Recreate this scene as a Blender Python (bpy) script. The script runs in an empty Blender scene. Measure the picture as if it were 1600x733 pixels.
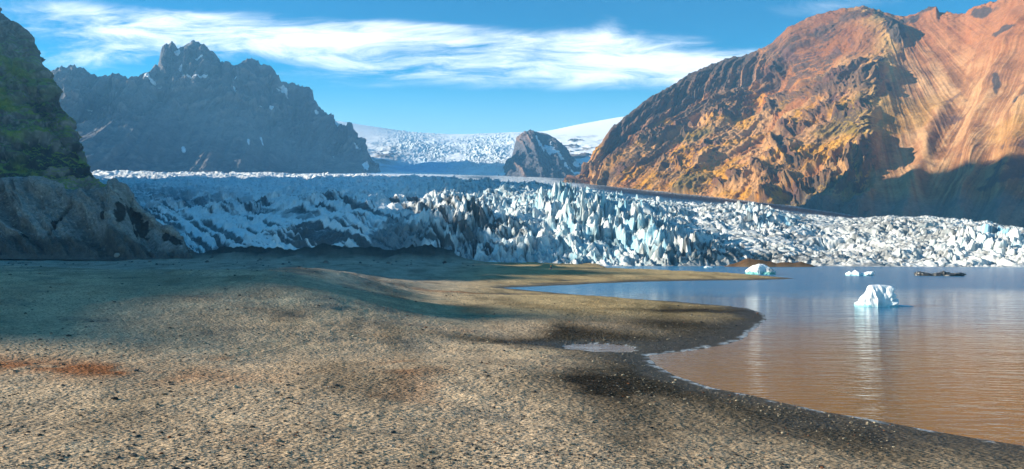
import bpy, math, random
import numpy as np
from mathutils import Vector

# ------------------------------------------------------------------ camera, sky, sun, exposure
R = math.radians
scene = bpy.context.scene
C = scene.collection
F = 1043.0            # focal length in photo pixels (1600 wide)
HZ = 388.0            # horizon row of the photo
CAM_H = 7.5
SUN_AZ, SUN_EL = -87.0, 19.0

cam_d = bpy.data.cameras.new('camera')
cam = bpy.data.objects.new('camera', cam_d)
C.objects.link(cam)
cam.location = (0, 0, CAM_H)
cam.rotation_euler = (R(90), 0, 0)
cam_d.sensor_width = 36
cam_d.lens = 36 * F / 1600
cam_d.shift_y = (HZ - 366.5) / 1600
cam_d.clip_start = 0.5
cam_d.clip_end = 30000
scene.camera = cam

world = bpy.data.worlds.new('World')
scene.world = world
world.use_nodes = True


class NT:
    """tiny helper to write node graphs"""
    def __init__(s, tree):
        s.t = tree
        s.t.nodes.clear()

    def n(s, typ, props=None, **inp):
        nd = s.t.nodes.new(typ)
        for k, v in (props or {}).items():
            setattr(nd, k, v)
        for k, v in inp.items():
            key = int(k[1:]) if k[0] == 'i' and k[1:].isdigit() else k.replace('_', ' ')
            s.put(nd.inputs[key], v)
        return nd

    def put(s, sock, v):
        if isinstance(v, bpy.types.NodeSocket):
            s.t.links.new(v, sock)
        elif isinstance(v, bpy.types.Node):
            s.t.links.new(v.outputs[0], sock)
        else:
            sock.default_value = v

    def m(s, op, a, b=0.0, c=0.0, clamp=False):
        nd = s.n('ShaderNodeMath', {'operation': op, 'use_clamp': clamp})
        s.put(nd.inputs[0], a)
        s.put(nd.inputs[1], b)
        s.put(nd.inputs[2], c)
        return nd.outputs[0]

    def mix(s, fac, a, b, blend='MIX'):
        nd = s.n('ShaderNodeMix', {'data_type': 'RGBA', 'blend_type': blend})
        s.put(nd.inputs[0], fac)
        s.put(nd.inputs[6], a)
        s.put(nd.inputs[7], b)
        return nd.outputs[2]

    def ss(s, x, lo, hi):
        nd = s.n('ShaderNodeMapRange', {'interpolation_type': 'SMOOTHSTEP'})
        s.put(nd.inputs[0], x)
        nd.inputs[1].default_value = lo
        nd.inputs[2].default_value = hi
        return nd.outputs[0]

    def noise(s, vec, scale, detail=4, rough=0.55, dist=0.0):
        nd = s.n('ShaderNodeTexNoise')
        if vec is not None:
            s.put(nd.inputs['Vector'], vec)
        nd.inputs['Scale'].default_value = scale
        nd.inputs['Detail'].default_value = detail
        nd.inputs['Roughness'].default_value = rough
        nd.inputs['Distortion'].default_value = dist
        return nd.outputs['Fac']


g = NT(world.node_tree)
sky = g.n('ShaderNodeTexSky', {'sky_type': 'NISHITA', 'sun_disc': False, 'sun_elevation': R(SUN_EL),
                               'sun_rotation': R(SUN_AZ), 'altitude': 50, 'air_density': 1.0,
                               'dust_density': 0.3, 'ozone_density': 2.0})
hsv = g.n('ShaderNodeHueSaturation', Saturation=1.8, Value=1.0, Hue=0.488, Color=sky.outputs[0])
tc = g.n('ShaderNodeTexCoord')
sp = g.n('ShaderNodeSeparateXYZ', i0=tc.outputs['Generated'])
dy = g.m('MAXIMUM', g.m('ABSOLUTE', sp.outputs[1]), 0.05)
u = g.m('DIVIDE', sp.outputs[0], dy)            # tangent of the azimuth
w = g.m('DIVIDE', sp.outputs[2], dy)            # tangent of the height above the horizon
g.put(hsv.inputs['Saturation'], g.m('ADD', 0.75, g.m('MULTIPLY', g.ss(w, 0.13, 0.30), 1.05)))
# clear polar air: little red overhead, paler towards the horizon
hsv = g.n('ShaderNodeVectorMath', {'operation': 'MULTIPLY'}, i0=hsv, i1=g.mix(g.ss(w, 0.13, 0.38), (0.85, 1.06, 1.02, 1), (0.15, 0.62, 0.70, 1)))
cv = g.n('ShaderNodeCombineXYZ', X=u, Y=g.m('MULTIPLY', w, 5.0), Z=sp.outputs[1])
wn = g.n('ShaderNodeTexNoise', Scale=2.2, Detail=3.0)
g.put(wn.inputs['Vector'], cv)
wv = g.n('ShaderNodeVectorMath', {'operation': 'MULTIPLY_ADD'}, i0=wn.outputs['Color'], i1=(0.45, 0.55, 0), i2=cv)
streak = g.noise(wv, 4.5, 11, 0.68)
broad = g.noise(cv, 1.7, 4, 0.5)


def blob(u0, w0, a, b, k, s=1.0):
    du = g.m('SUBTRACT', u, u0)
    dw = g.m('SUBTRACT', g.m('SUBTRACT', w, w0), g.m('MULTIPLY', du, k))
    q = g.m('ADD', g.m('POWER', g.m('ABSOLUTE', g.m('DIVIDE', du, a)), 2.0), g.m('POWER', g.m('ABSOLUTE', g.m('DIVIDE', dw, b)), 2.0))
    return g.m('MULTIPLY', g.m('EXPONENT', g.m('MULTIPLY', q, -1.0)), s)


# cirrus: each tuple is a patch of high cloud (azimuth, height, width, depth, slope, weight)
dens = None
for bl in [(-0.48, 0.325, 0.26, 0.032, -0.05, 0.9), (-0.25, 0.302, 0.27, 0.030, -0.07, 1.0), (0.02, 0.285, 0.27, 0.028, 0.0, 1.0), (0.27, 0.272, 0.24, 0.026, 0.0, 1.0),
           (0.42, 0.262, 0.18, 0.026, 0.0, 1.0), (0.10, 0.312, 0.17, 0.018, 0.03, 0.65), (-0.63, 0.284, 0.15, 0.020, 0.0, 0.8), (-0.17, 0.334, 0.14, 0.008, -0.05, 0.5), (0.16, 0.352, 0.07, 0.03, 0.8, 0.42),
           (-0.60, 0.350, 0.16, 0.014, -0.1, 0.5), (-0.20, 0.262, 0.22, 0.012, 0.0, 0.35), (-0.05, 0.243, 0.35, 0.010, 0.0, 0.24), (0.50, 0.365, 0.14, 0.02, 0.1, 0.4), (-1.2, 0.33, 0.4, 0.05, 0.0, 0.8), (1.3, 0.3, 0.4, 0.06, 0.0, 0.7)]:
    b_ = blob(*bl)
    dens = b_ if dens is None else g.m('ADD', dens, b_)
dens = g.m('MINIMUM', dens, 1.15)
cl = g.m('ADD', g.m('MULTIPLY', dens, 0.78), g.m('MULTIPLY', g.m('SUBTRACT', streak, 0.5), g.m('ADD', 0.45, g.m('MULTIPLY', dens, 2.9))))
cl = g.m('ADD', cl, g.m('MULTIPLY', g.m('SUBTRACT', broad, 0.5), 0.35))
cl = g.m('MULTIPLY', g.ss(cl, 0.20, 1.30), 0.96)
skyc = g.mix(cl, hsv, (7.4, 7.6, 8.0, 1))
bg = g.n('ShaderNodeBackground', Color=skyc, Strength=0.082)
g.n('ShaderNodeOutputWorld', Surface=bg)

az, el = R(SUN_AZ), R(SUN_EL)
S = Vector((math.sin(az) * math.cos(el), math.cos(az) * math.cos(el), math.sin(el)))
sun_d = bpy.data.lights.new('sun', 'SUN')
sun_d.energy = 5.0
sun_d.angle = R(0.5)
sun_d.color = (1.0, 0.90, 0.73)
sun = bpy.data.objects.new('sun', sun_d)
C.objects.link(sun)
sun.rotation_euler = (-S).to_track_quat('-Z', 'Y').to_euler()
sun.location = (-300, -100, 600)

vs = scene.view_settings
vs.view_transform = 'Standard'
vs.look = 'None'
vs.exposure = 1.42
vs.gamma = 1.0
vs.use_curve_mapping = False
scene.cycles.use_denoising = True
scene.cycles.max_bounces = 5
scene.cycles.diffuse_bounces = 2
scene.cycles.glossy_bounces = 2
scene.cycles.transmission_bounces = 2
scene.cycles.volume_bounces = 1
scene.cycles.use_adaptive_sampling = True
scene.cycles.adaptive_threshold = 0.015

# ------------------------------------------------------------------ numpy noise
rs = np.random.RandomState(7)
PERM = rs.permutation(256).astype(np.int32)
PERM = np.concatenate([PERM, PERM, PERM])
GR = rs.normal(size=(256, 3)).astype(np.float32)
GR /= np.linalg.norm(GR, axis=1, keepdims=True)
RND = rs.rand(256, 8).astype(np.float32)
f32 = lambda a: np.asarray(a, dtype=np.float32)


def perlin(x, y, z=0.0, seed=0):
    x, y, z = np.broadcast_arrays(f32(x) + seed * 17.31, f32(y) + seed * 9.17, f32(z) + seed * 5.71)
    xi, yi, zi = np.floor(x).astype(np.int32), np.floor(y).astype(np.int32), np.floor(z).astype(np.int32)
    xf, yf, zf = x - xi, y - yi, z - zi
    fu, fv, fw = [t * t * t * (t * (t * 6 - 15) + 10) for t in (xf, yf, zf)]
    out = 0.0
    for i in (0, 1):
        a = PERM[(xi + i) & 255]
        wx = fu if i else 1 - fu
        for j in (0, 1):
            b = PERM[a + ((yi + j) & 255)]
            wy = wx * (fv if j else 1 - fv)
            for k in (0, 1):
                gi = PERM[b + ((zi + k) & 255)]
                gg = GR[gi]
                d = gg[..., 0] * (xf - i) + gg[..., 1] * (yf - j) + gg[..., 2] * (zf - k)
                out = out + wy * (fw if k else 1 - fw) * d
    return out * 1.5


def fbm(x, y, z=0.0, o=5, seed=0, gain=0.5):
    a, s, f = 1.0, 0.0, 1.0
    for i in range(o):
        s = s + a * perlin(x * f, y * f, np.asarray(z) * f, seed + i)
        a *= gain
        f *= 2.03
    return s


def ridged(x, y, z=0.0, o=5, seed=0, gain=0.5):
    a, s, f, wgt = 1.0, 0.0, 1.0, 1.0
    for i in range(o):
        n = 1 - np.abs(perlin(x * f, y * f, np.asarray(z) * f, seed + i))
        n = n * n * wgt
        wgt = np.clip(n * 1.6, 0, 1)
        s = s + a * n
        a *= gain
        f *= 2.03
    return s - 0.9


def streak(c, l, o=5, seed=0, gain=0.6):
    """long straight runnels: detail doubles across them but hardly along them"""
    a, t, f, q = 1.0, 0.0, 1.0, 1.0
    for i in range(o):
        n = 1 - np.abs(perlin(c * f, l * q, 0, seed + i))
        t = t + a * n * n
        a *= gain
        f *= 2.1
        q *= 1.25
    return t - 1.1


def bands(c, l, o=4, seed=0, gain=0.6):
    """long bands: like streak but signed and soft"""
    a, t, f, q = 1.0, 0.0, 1.0, 1.0
    for i in range(o):
        t = t + a * perlin(c * f, l * q, 0, seed + i)
        a *= gain
        f *= 2.1
        q *= 1.25
    return t


def worley(x, y, seed=0, off=False):
    x, y = f32(x) + seed * 13.7, f32(y) + seed * 7.3
    xi, yi = np.floor(x).astype(np.int32), np.floor(y).astype(np.int32)
    f1 = np.full(x.shape, 9.0, np.float32)
    f2 = f1.copy()
    cid = np.zeros(x.shape, np.int32)
    ox, oy = np.zeros(x.shape, np.float32), np.zeros(x.shape, np.float32)
    for i in (-1, 0, 1):
        for j in (-1, 0, 1):
            h = PERM[PERM[(xi + i) & 255] + ((yi + j) & 255)]
            r = RND[h]
            ex, ey = x - (xi + i + r[..., 0]), y - (yi + j + r[..., 1])
            d = np.hypot(ex, ey)
            near = d < f1
            f2 = np.where(near, f1, np.minimum(f2, d))
            cid = np.where(near, h, cid)
            if off:
                ox, oy = np.where(near, ex, ox), np.where(near, ey, oy)
            f1 = np.where(near, d, f1)
    return (f1, f2, cid, ox, oy) if off else (f1, f2, cid)


def sst(x, a, b):
    t = np.clip((x - a) / (b - a), 0, 1)
    return t * t * (3 - 2 * t)


def lerp(a, b, t):
    return a + (b - a) * t


def cmix(col, new, t):
    return col + (np.array(new, np.float32) - col) * np.asarray(t)[..., None]


def table(PX, pts):
    p = np.array(pts, float)
    return np.interp(PX, p[:, 0], p[:, 1])


def bump2(PX, PY, cx, cy, sx, sy, rot=0.0):
    c, s = math.cos(R(rot)), math.sin(R(rot))
    dx, dyy = PX - cx, PY - cy
    return np.exp(-(((dx * c + dyy * s) / sx) ** 2 + ((-dx * s + dyy * c) / sy) ** 2))


def polydist(PX, PY, pts):
    best = np.full(PX.shape, 1e9)
    for (x0, y0), (x1, y1) in zip(pts[:-1], pts[1:]):
        vx, vy = x1 - x0, y1 - y0
        t = np.clip(((PX - x0) * vx + (PY - y0) * vy) / (vx * vx + vy * vy), 0, 1)
        best = np.minimum(best, np.hypot(PX - x0 - t * vx, PY - y0 - t * vy))
    return best


# ------------------------------------------------------------------ mesh helpers
def tag(o, label=None, cat=None, group=None, kind=None):
    for k, v in (('label', label), ('category', cat), ('group', group), ('kind', kind)):
        if v:
            o[k] = v
    return o


def mesh_from(name, verts, faces, mat, col=None, smooth=True, parent=None, link=True):
    verts = np.ascontiguousarray(verts, np.float32).reshape(-1, 3)
    faces = np.ascontiguousarray(faces, np.int32)
    k = faces.shape[1]
    me = bpy.data.meshes.new(name)
    me.vertices.add(len(verts))
    me.vertices.foreach_set('co', verts.ravel())
    me.loops.add(faces.size)
    me.loops.foreach_set('vertex_index', faces.ravel())
    me.polygons.add(len(faces))
    me.polygons.foreach_set('loop_start', np.arange(0, faces.size, k, dtype=np.int32))
    me.update(calc_edges=True)
    me.polygons.foreach_set('use_smooth', np.full(len(faces), smooth))
    if col is not None:
        c4 = np.ones((len(verts), 4), np.float32)
        cc = np.asarray(col, np.float32).reshape(len(verts), -1)
        c4[:, :cc.shape[1]] = cc
        at = me.attributes.new('Col', 'FLOAT_COLOR', 'POINT')
        at.data.foreach_set('color', c4.ravel())
    if mat:
        me.materials.append(mat)
    me.validate()
    o = bpy.data.objects.new(name, me)
    if link:
        C.objects.link(o)
    if parent:
        o.parent = parent
    return o


def grid_faces(r, c):
    i = np.arange(r * c, dtype=np.int32).reshape(r, c)
    return np.stack([i[:-1, :-1], i[:-1, 1:], i[1:, 1:], i[1:, :-1]], -1).reshape(-1, 4)


def gsm(a, sig):
    k = int(sig * 3) + 1
    kr = np.exp(-0.5 * (np.arange(-k, k + 1) / sig) ** 2)
    kr /= kr.sum()
    return np.convolve(np.pad(a, k, mode='edge'), kr, mode='valid')


def loft(rows, px0, px1, nc, segs, sharp=(), sig=14.0):
    """Surface through polylines (azimuth px, height px, distance); returns azimuth, height and distance grids."""
    px = np.linspace(px0, px1, nc)
    step = (px1 - px0) / (nc - 1)
    K = []
    for i, r in enumerate(rows):
        r = np.array(r, float)
        py, yy = np.interp(px, r[:, 0], r[:, 1]), np.interp(px, r[:, 0], r[:, 2])
        yy = gsm(yy, sig * 2 / step)
        if i not in sharp:
            py = gsm(py, sig / step)
        K.append((py, yy))
    PY, Y = [], []
    n = len(K)
    for i in range(n - 1):
        a, b, c, d = K[max(i - 1, 0)], K[i], K[i + 1], K[min(i + 2, n - 1)]
        for t in np.linspace(0, 1, segs[i] + 1)[: None if i == n - 2 else -1]:
            h = []
            for q in (0, 1):
                # soft cubic: half linear, half Catmull-Rom
                cr = 0.5 * (2 * b[q] + (c[q] - a[q]) * t + (2 * a[q] - 5 * b[q] + 4 * c[q] - d[q]) * t * t + (3 * b[q] - a[q] - 3 * c[q] + d[q]) * t ** 3)
                h.append(0.5 * cr + 0.5 * lerp(b[q], c[q], t))
            PY.append(h[0])
            Y.append(h[1])
    PY, Y = np.array(PY), np.array(Y)
    PX = np.broadcast_to(px, PY.shape)
    return PX, PY, Y


def to_world(PX, PY, Y):
    return np.stack([(PX - 800) / F * Y, Y, CAM_H + (HZ - PY) / F * Y], -1)


def normals(P):
    du = np.gradient(P, axis=1)
    dv = np.gradient(P, axis=0)
    n = np.cross(du, dv)
    return n / (np.linalg.norm(n, axis=-1, keepdims=True) + 1e-9)


# ------------------------------------------------------------------ materials
def mat_new(name):
    m = bpy.data.materials.new(name)
    m.use_nodes = True
    return m, NT(m.node_tree)


def rock_mat(name, scales, amp=0.55, bump=0.6, bdist=1.0, rough=0.95, spec=0.03, stretch=(1, 1, 1), speck=0.0):
    """vertex colour times procedural grain, with bump"""
    m, n = mat_new(name)
    at = n.n('ShaderNodeAttribute', {'attribute_name': 'Col'})
    geo = n.n('ShaderNodeNewGeometry')
    vm = n.n('ShaderNodeVectorMath', {'operation': 'MULTIPLY'}, i0=geo.outputs['Position'], i1=stretch)
    a = n.noise(vm, scales[0], 6, 0.65)
    b = n.noise(vm, scales[1], 5, 0.7)
    f = n.m('ADD', n.m('MULTIPLY', a, 0.5), n.m('MULTIPLY', b, 0.5))
    k = n.m('ADD', 1.0, n.m('MULTIPLY', n.m('SUBTRACT', f, 0.5), amp * 4))
    k = n.m('MAXIMUM', k, 0.15)
    col = n.mix(1.0, at.outputs['Color'], n.n('ShaderNodeCombineXYZ', X=k, Y=k, Z=k).outputs[0], 'MULTIPLY')
    if speck:
        vo = n.n('ShaderNodeTexVoronoi', Scale=speck)
        n.put(vo.inputs['Vector'], geo.outputs['Position'])
        rv = n.n('ShaderNodeSeparateColor', i0=vo.outputs['Color'])
        kk = n.m('ADD', 0.62, n.m('MULTIPLY', rv.outputs[0], 0.76))
        col = n.mix(1.0, col, n.n('ShaderNodeCombineXYZ', X=kk, Y=kk, Z=kk).outputs[0], 'MULTIPLY')
    bp = n.n('ShaderNodeBump', Strength=bump, Distance=bdist, Height=f)
    pb = n.n('ShaderNodeBsdfPrincipled', Base_Color=col, Roughness=rough, Normal=bp)
    pb.inputs['Specular IOR Level'].default_value = spec
    n.n('ShaderNodeOutputMaterial', Surface=pb)
    return m


M_ROCK = rock_mat('mountain_rock', (0.16, 0.6), 0.5, 0.9, 1.8)
M_FAR = rock_mat('far_rock', (0.02, 0.08), 0.45, 0.9, 12.0)
M_CLIFF = rock_mat('hillside_rock', (0.08, 0.35), 0.6, 0.9, 3.0)
M_MORAINE = rock_mat('moraine_gravel', (0.45, 2.2), 0.75, 0.8, 0.6, speck=0)
M_SNOW = rock_mat('snow', (0.02, 0.09), 0.10, 0.5, 4.0, 0.7, 0.3)
M_STONE = rock_mat('stone', (3.0, 14.0), 0.4, 0.5, 0.05)


def ice_mat():
    m, n = mat_new('glacier_ice')
    at = n.n('ShaderNodeAttribute', {'attribute_name': 'Col'})
    geo = n.n('ShaderNodeNewGeometry')
    a = n.noise(geo.outputs['Position'], 0.35, 7, 0.65)
    b = n.noise(geo.outputs['Position'], 1.6, 5, 0.65)
    f = n.m('ADD', n.m('MULTIPLY', a, 0.5), n.m('MULTIPLY', b, 0.5))
    k = n.m('ADD', 1.0, n.m('MULTIPLY', n.m('SUBTRACT', f, 0.5), 1.1))
    col = n.mix(1.0, at.outputs['Color'], n.n('ShaderNodeCombineXYZ', X=k, Y=k, Z=k).outputs[0], 'MULTIPLY')
    bp = n.n('ShaderNodeBump', Strength=0.6, Distance=0.6, Height=f)
    pb = n.n('ShaderNodeBsdfPrincipled', Base_Color=col, Roughness=0.45, Normal=bp)
    pb.inputs['Specular IOR Level'].default_value = 0.35
    n.n('ShaderNodeOutputMaterial', Surface=pb)
    return m


M_ICE = ice_mat()


def water_mat():
    m, n = mat_new('lake_water')
    geo = n.n('ShaderNodeNewGeometry')
    P = geo.outputs['Position']
    st = n.n('ShaderNodeVectorMath', {'operation': 'MULTIPLY'}, i0=P, i1=(0.38, 1.0, 1.0))
    a = n.noise(st, 1.9, 4, 0.6, 0.6)
    b = n.noise(st, 0.42, 3, 0.55, 0.4)
    c = n.noise(st, 6.0, 2, 0.5)
    h = n.m('ADD', n.m('ADD', n.m('MULTIPLY', a, 0.30), n.m('MULTIPLY', b, 0.55)), n.m('MULTIPLY', c, 0.05))
    sy = n.n('ShaderNodeSeparateXYZ', i0=P)
    # a breeze ruffles the far half of the lake; the near bay is calmer
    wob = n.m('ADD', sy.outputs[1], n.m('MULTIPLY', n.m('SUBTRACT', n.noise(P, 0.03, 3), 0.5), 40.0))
    wind = n.ss(wob, 95.0, 128.0)
    bp = n.n('ShaderNodeBump', Distance=1.0, Height=h)
    n.put(bp.inputs['Strength'], n.m('ADD', 0.21, n.m('MULTIPLY', wind, 0.72)))
    # silty water colour, tinted to carry the mountain's reflection near, the sky's beyond
    refl_near = n.m('SUBTRACT', 1.0, n.ss(wob, 34.0, 92.0))
    bcol = n.mix(refl_near, (0.035, 0.18, 0.33, 1), (0.26, 0.115, 0.012, 1))
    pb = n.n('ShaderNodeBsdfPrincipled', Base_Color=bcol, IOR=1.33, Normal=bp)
    n.put(pb.inputs['Roughness'], n.m('ADD', 0.06, n.m('MULTIPLY', wind, 0.18)))
    n.n('ShaderNodeOutputMaterial', Surface=pb)
    return m


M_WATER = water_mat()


def ground_mat():
    m, n = mat_new('gravel_ground')
    at = n.n('ShaderNodeAttribute', {'attribute_name': 'Col'})
    geo = n.n('ShaderNodeNewGeometry')
    P = geo.outputs['Position']
    st = n.n('ShaderNodeVectorMath', {'operation': 'MULTIPLY'}, i0=P, i1=(0.62, 1.0, 1.0))
    v1 = n.n('ShaderNodeTexVoronoi', Scale=3.4)
    n.put(v1.inputs['Vector'], st)
    v2 = n.n('ShaderNodeTexVoronoi', Scale=9.0)
    n.put(v2.inputs['Vector'], st)
    r1 = n.n('ShaderNodeSeparateColor', i0=v1.outputs['Color']).outputs[0]
    r2 = n.n('ShaderNodeSeparateColor', i0=v2.outputs['Color']).outputs[1]
    big = n.noise(P, 0.22, 5, 0.6)
    mid = n.noise(P, 1.3, 5, 0.7)
    fine = n.noise(P, 11.0, 4, 0.7)
    k = n.m('ADD', n.m('ADD', 0.42, n.m('MULTIPLY', r1, 0.10)), n.m('ADD', n.m('MULTIPLY', r2, 0.34), n.m('MULTIPLY', mid, 0.72)))
    k = n.m('MULTIPLY', k, n.m('ADD', 0.62, n.m('MULTIPLY', big, 0.76)))
    col = n.mix(1.0, at.outputs['Color'], n.n('ShaderNodeCombineXYZ', X=k, Y=k, Z=k).outputs[0], 'MULTIPLY')
    # isolated dark basalt pebbles
    peb = n.m('MULTIPLY', n.m('GREATER_THAN', r2, 0.84), n.m('LESS_THAN', v2.outputs['Distance'], 0.42))
    col = n.mix(n.m('MULTIPLY', peb, 0.75), col, (0.035, 0.034, 0.034, 1))
    ds = n.n('ShaderNodeVectorMath', {'operation': 'MULTIPLY'}, i0=P, i1=(3.4, 8.5, 1.0))
    dim = n.noise(ds, 1.0, 2, 0.5, 0.0)
    h1 = n.m('SUBTRACT', 0.6, v1.outputs['Distance'])
    h2 = n.m('SUBTRACT', 0.6, v2.outputs['Distance'])
    h = n.m('ADD', n.m('ADD', n.m('MULTIPLY', h1, n.m('MULTIPLY', r1, 0.35)), n.m('MULTIPLY', h2, 0.4)), n.m('ADD', n.m('MULTIPLY', fine, 0.3), n.m('ADD', n.m('MULTIPLY', mid, 1.0), n.m('MULTIPLY', dim, 2.2))))
    dk2 = n.ss(dim, 0.42, 0.32)
    col = n.mix(n.m('MULTIPLY', dk2, 0.62), col, n.mix(1.0, col, (0.20, 0.20, 0.21, 1), 'MULTIPLY'))  # shade in the sand's hollows put into the colour
    bp = n.n('ShaderNodeBump', Strength=0.75, Distance=0.14, Height=h)
    pb = n.n('ShaderNodeBsdfPrincipled', Base_Color=col, Normal=bp)
    n.put(pb.inputs['Roughness'], n.m('SUBTRACT', 0.95, n.m('MULTIPLY', at.outputs['Alpha'], 0.45)))
    n.put(pb.inputs['Specular IOR Level'], n.m('ADD', 0.0, n.m('MULTIPLY', at.outputs['Alpha'], 0.10)))
    n.n('ShaderNodeOutputMaterial', Surface=pb)
    return m


M_GROUND = ground_mat()

# ------------------------------------------------------------------ ground (one sheet) and lake
SHORE = [(1900, 742), (1700, 712), (1600, 693), (1450, 668), (1300, 641), (1239, 627.6), (1178, 615), (1117, 605), (1072, 591), (1040, 575), (1016, 562.5),
         (1019, 556), (1056, 552), (1097, 546), (1137, 540), (1164, 530), (1178, 518), (1192, 507.7), (1204, 501), (1190, 487),
         (1166, 481), (1117, 476), (1056, 471), (995, 467), (934, 463), (873, 457.7), (820, 453), (792, 450), (833, 448),
         (894, 445.5), (934, 443), (1016, 440), (1097, 438.6), (1178, 437.8), (1225, 436.6), (1243, 435.2), (1219, 433), (1158, 427.6),
         (1097, 425.6), (1036, 422), (975, 420.3), (950, 418.7)]
SH = np.array([((px - 800) / (py - HZ) * CAM_H, F * CAM_H / (py - HZ)) for px, py in SHORE])
SH = np.concatenate([[[60, 4.0]], SH, [[SH[-1, 0], 420], [-900, 420], [-900, 4.0]]])


def shore_sd(x, y):
    """metres from the waterline, positive on land"""
    inside = np.zeros(x.shape, bool)
    d = np.full(x.shape, 1e9)
    n = len(SH)
    for i in range(n):
        x0, y0 = SH[i]
        x1, y1 = SH[(i + 1) % n]
        vx, vy = x1 - x0, y1 - y0
        t = np.clip(((x - x0) * vx + (y - y0) * vy) / (vx * vx + vy * vy), 0, 1)
        if not (i >= n - 4):
            d = np.minimum(d, np.hypot(x - x0 - t * vx, y - y0 - t * vy))
        if y0 != y1:
            cr = ((y0 > y) != (y1 > y)) & (x < (x1 - x0) * (y - y0) / (y1 - y0) + x0)
            inside ^= cr
    return np.where(inside, d, -d)


def plateau(x, y):
    """long gravel bank on the left of the beach"""
    wob = 5 * fbm(x / 28, y / 28, 3.3, 3, 21)
    a = sst(y + wob * 0.8, 30, 66)
    b = 1 - sst(y + wob, 84, 150)
    c = 1 - sst(x + wob * 0.7 + 0.10 * (y - 60), -27, -4.0)
    return 3.55 * a * b * c


def ground_z(x, y, detail=True):
    sd = shore_sd(x, y) + (0.5 * fbm(x / 6, y / 6, 0, 3, 31) if detail else 0)
    land = 0.55 * (1 - np.exp(-np.maximum(sd, 0) / 9)) + 0.012 * np.clip(sd, 0, 120)
    z = np.where(sd > 0, land, np.maximum(sd * 0.12, -3.0)) - 0.02
    z = z + plateau(x, y)
    z = z + 0.50 * np.exp(-((x + 2) / 9) ** 2 - ((y - 36) / 5) ** 2) * sst(sd, 0, 6)
    # the pool and the wet runnel that leads to it
    z = z - 0.80 * np.exp(-((x - 6.6) / 1.9) ** 2 - ((y - 50.3) / 1.7) ** 2)
    z = z - 0.33 * np.exp(-((x - 2.0) / 7.5) ** 2 - ((y - 52.5) / 2.6) ** 2)
    und = fbm(x / 16, y / 11, 1.7, 4, 41)
    z = z + 0.30 * und * sst(sd, 1, 9) * (1 + 0.5 * sst(y, 60, 120))
    # cut bank on the plateau
    cx = polydist(x, y, [(-58, 76), (-42, 78), (-38, 74), (-26, 73)])
    z = z - 0.6 * np.exp(-(cx / 1.0) ** 2)
    # dark debris ridge in front of the ice, and a gravel bank at the ice foot on the right
    rub = np.exp(-((y - 325 + 0.08 * (x + 100)) / 20) ** 2) * sst(x, -190, -130) * (1 - sst(x, -45, -5))
    z = z + 7.2 * rub * (0.8 + 0.55 * fbm(x / 14, y / 14, 0, 4, 51))
    bank = np.exp(-((y - 274) / 7) ** 2) * sst(x, 70, 100) * (1 - sst(x, 112, 142))
    z = z + 6.5 * bank * (1 + 0.25 * fbm(x / 8, y / 8, 0, 3, 52))
    hum = np.exp(-((x - 12.4) / 3.2) ** 2 - ((y - 226) / 3.0) ** 2)
    z = z + 1.1 * hum
    if detail:
        z = z + (0.05 * fbm(x / 1.1, y / 1.1, 0, 3, 61) + 0.14 * rub * 6 * np.abs(fbm(x / 3, y / 3, 0, 3, 62))) * sst(sd, 0.0, 2.0)
    return z, sd, rub, bank


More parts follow.
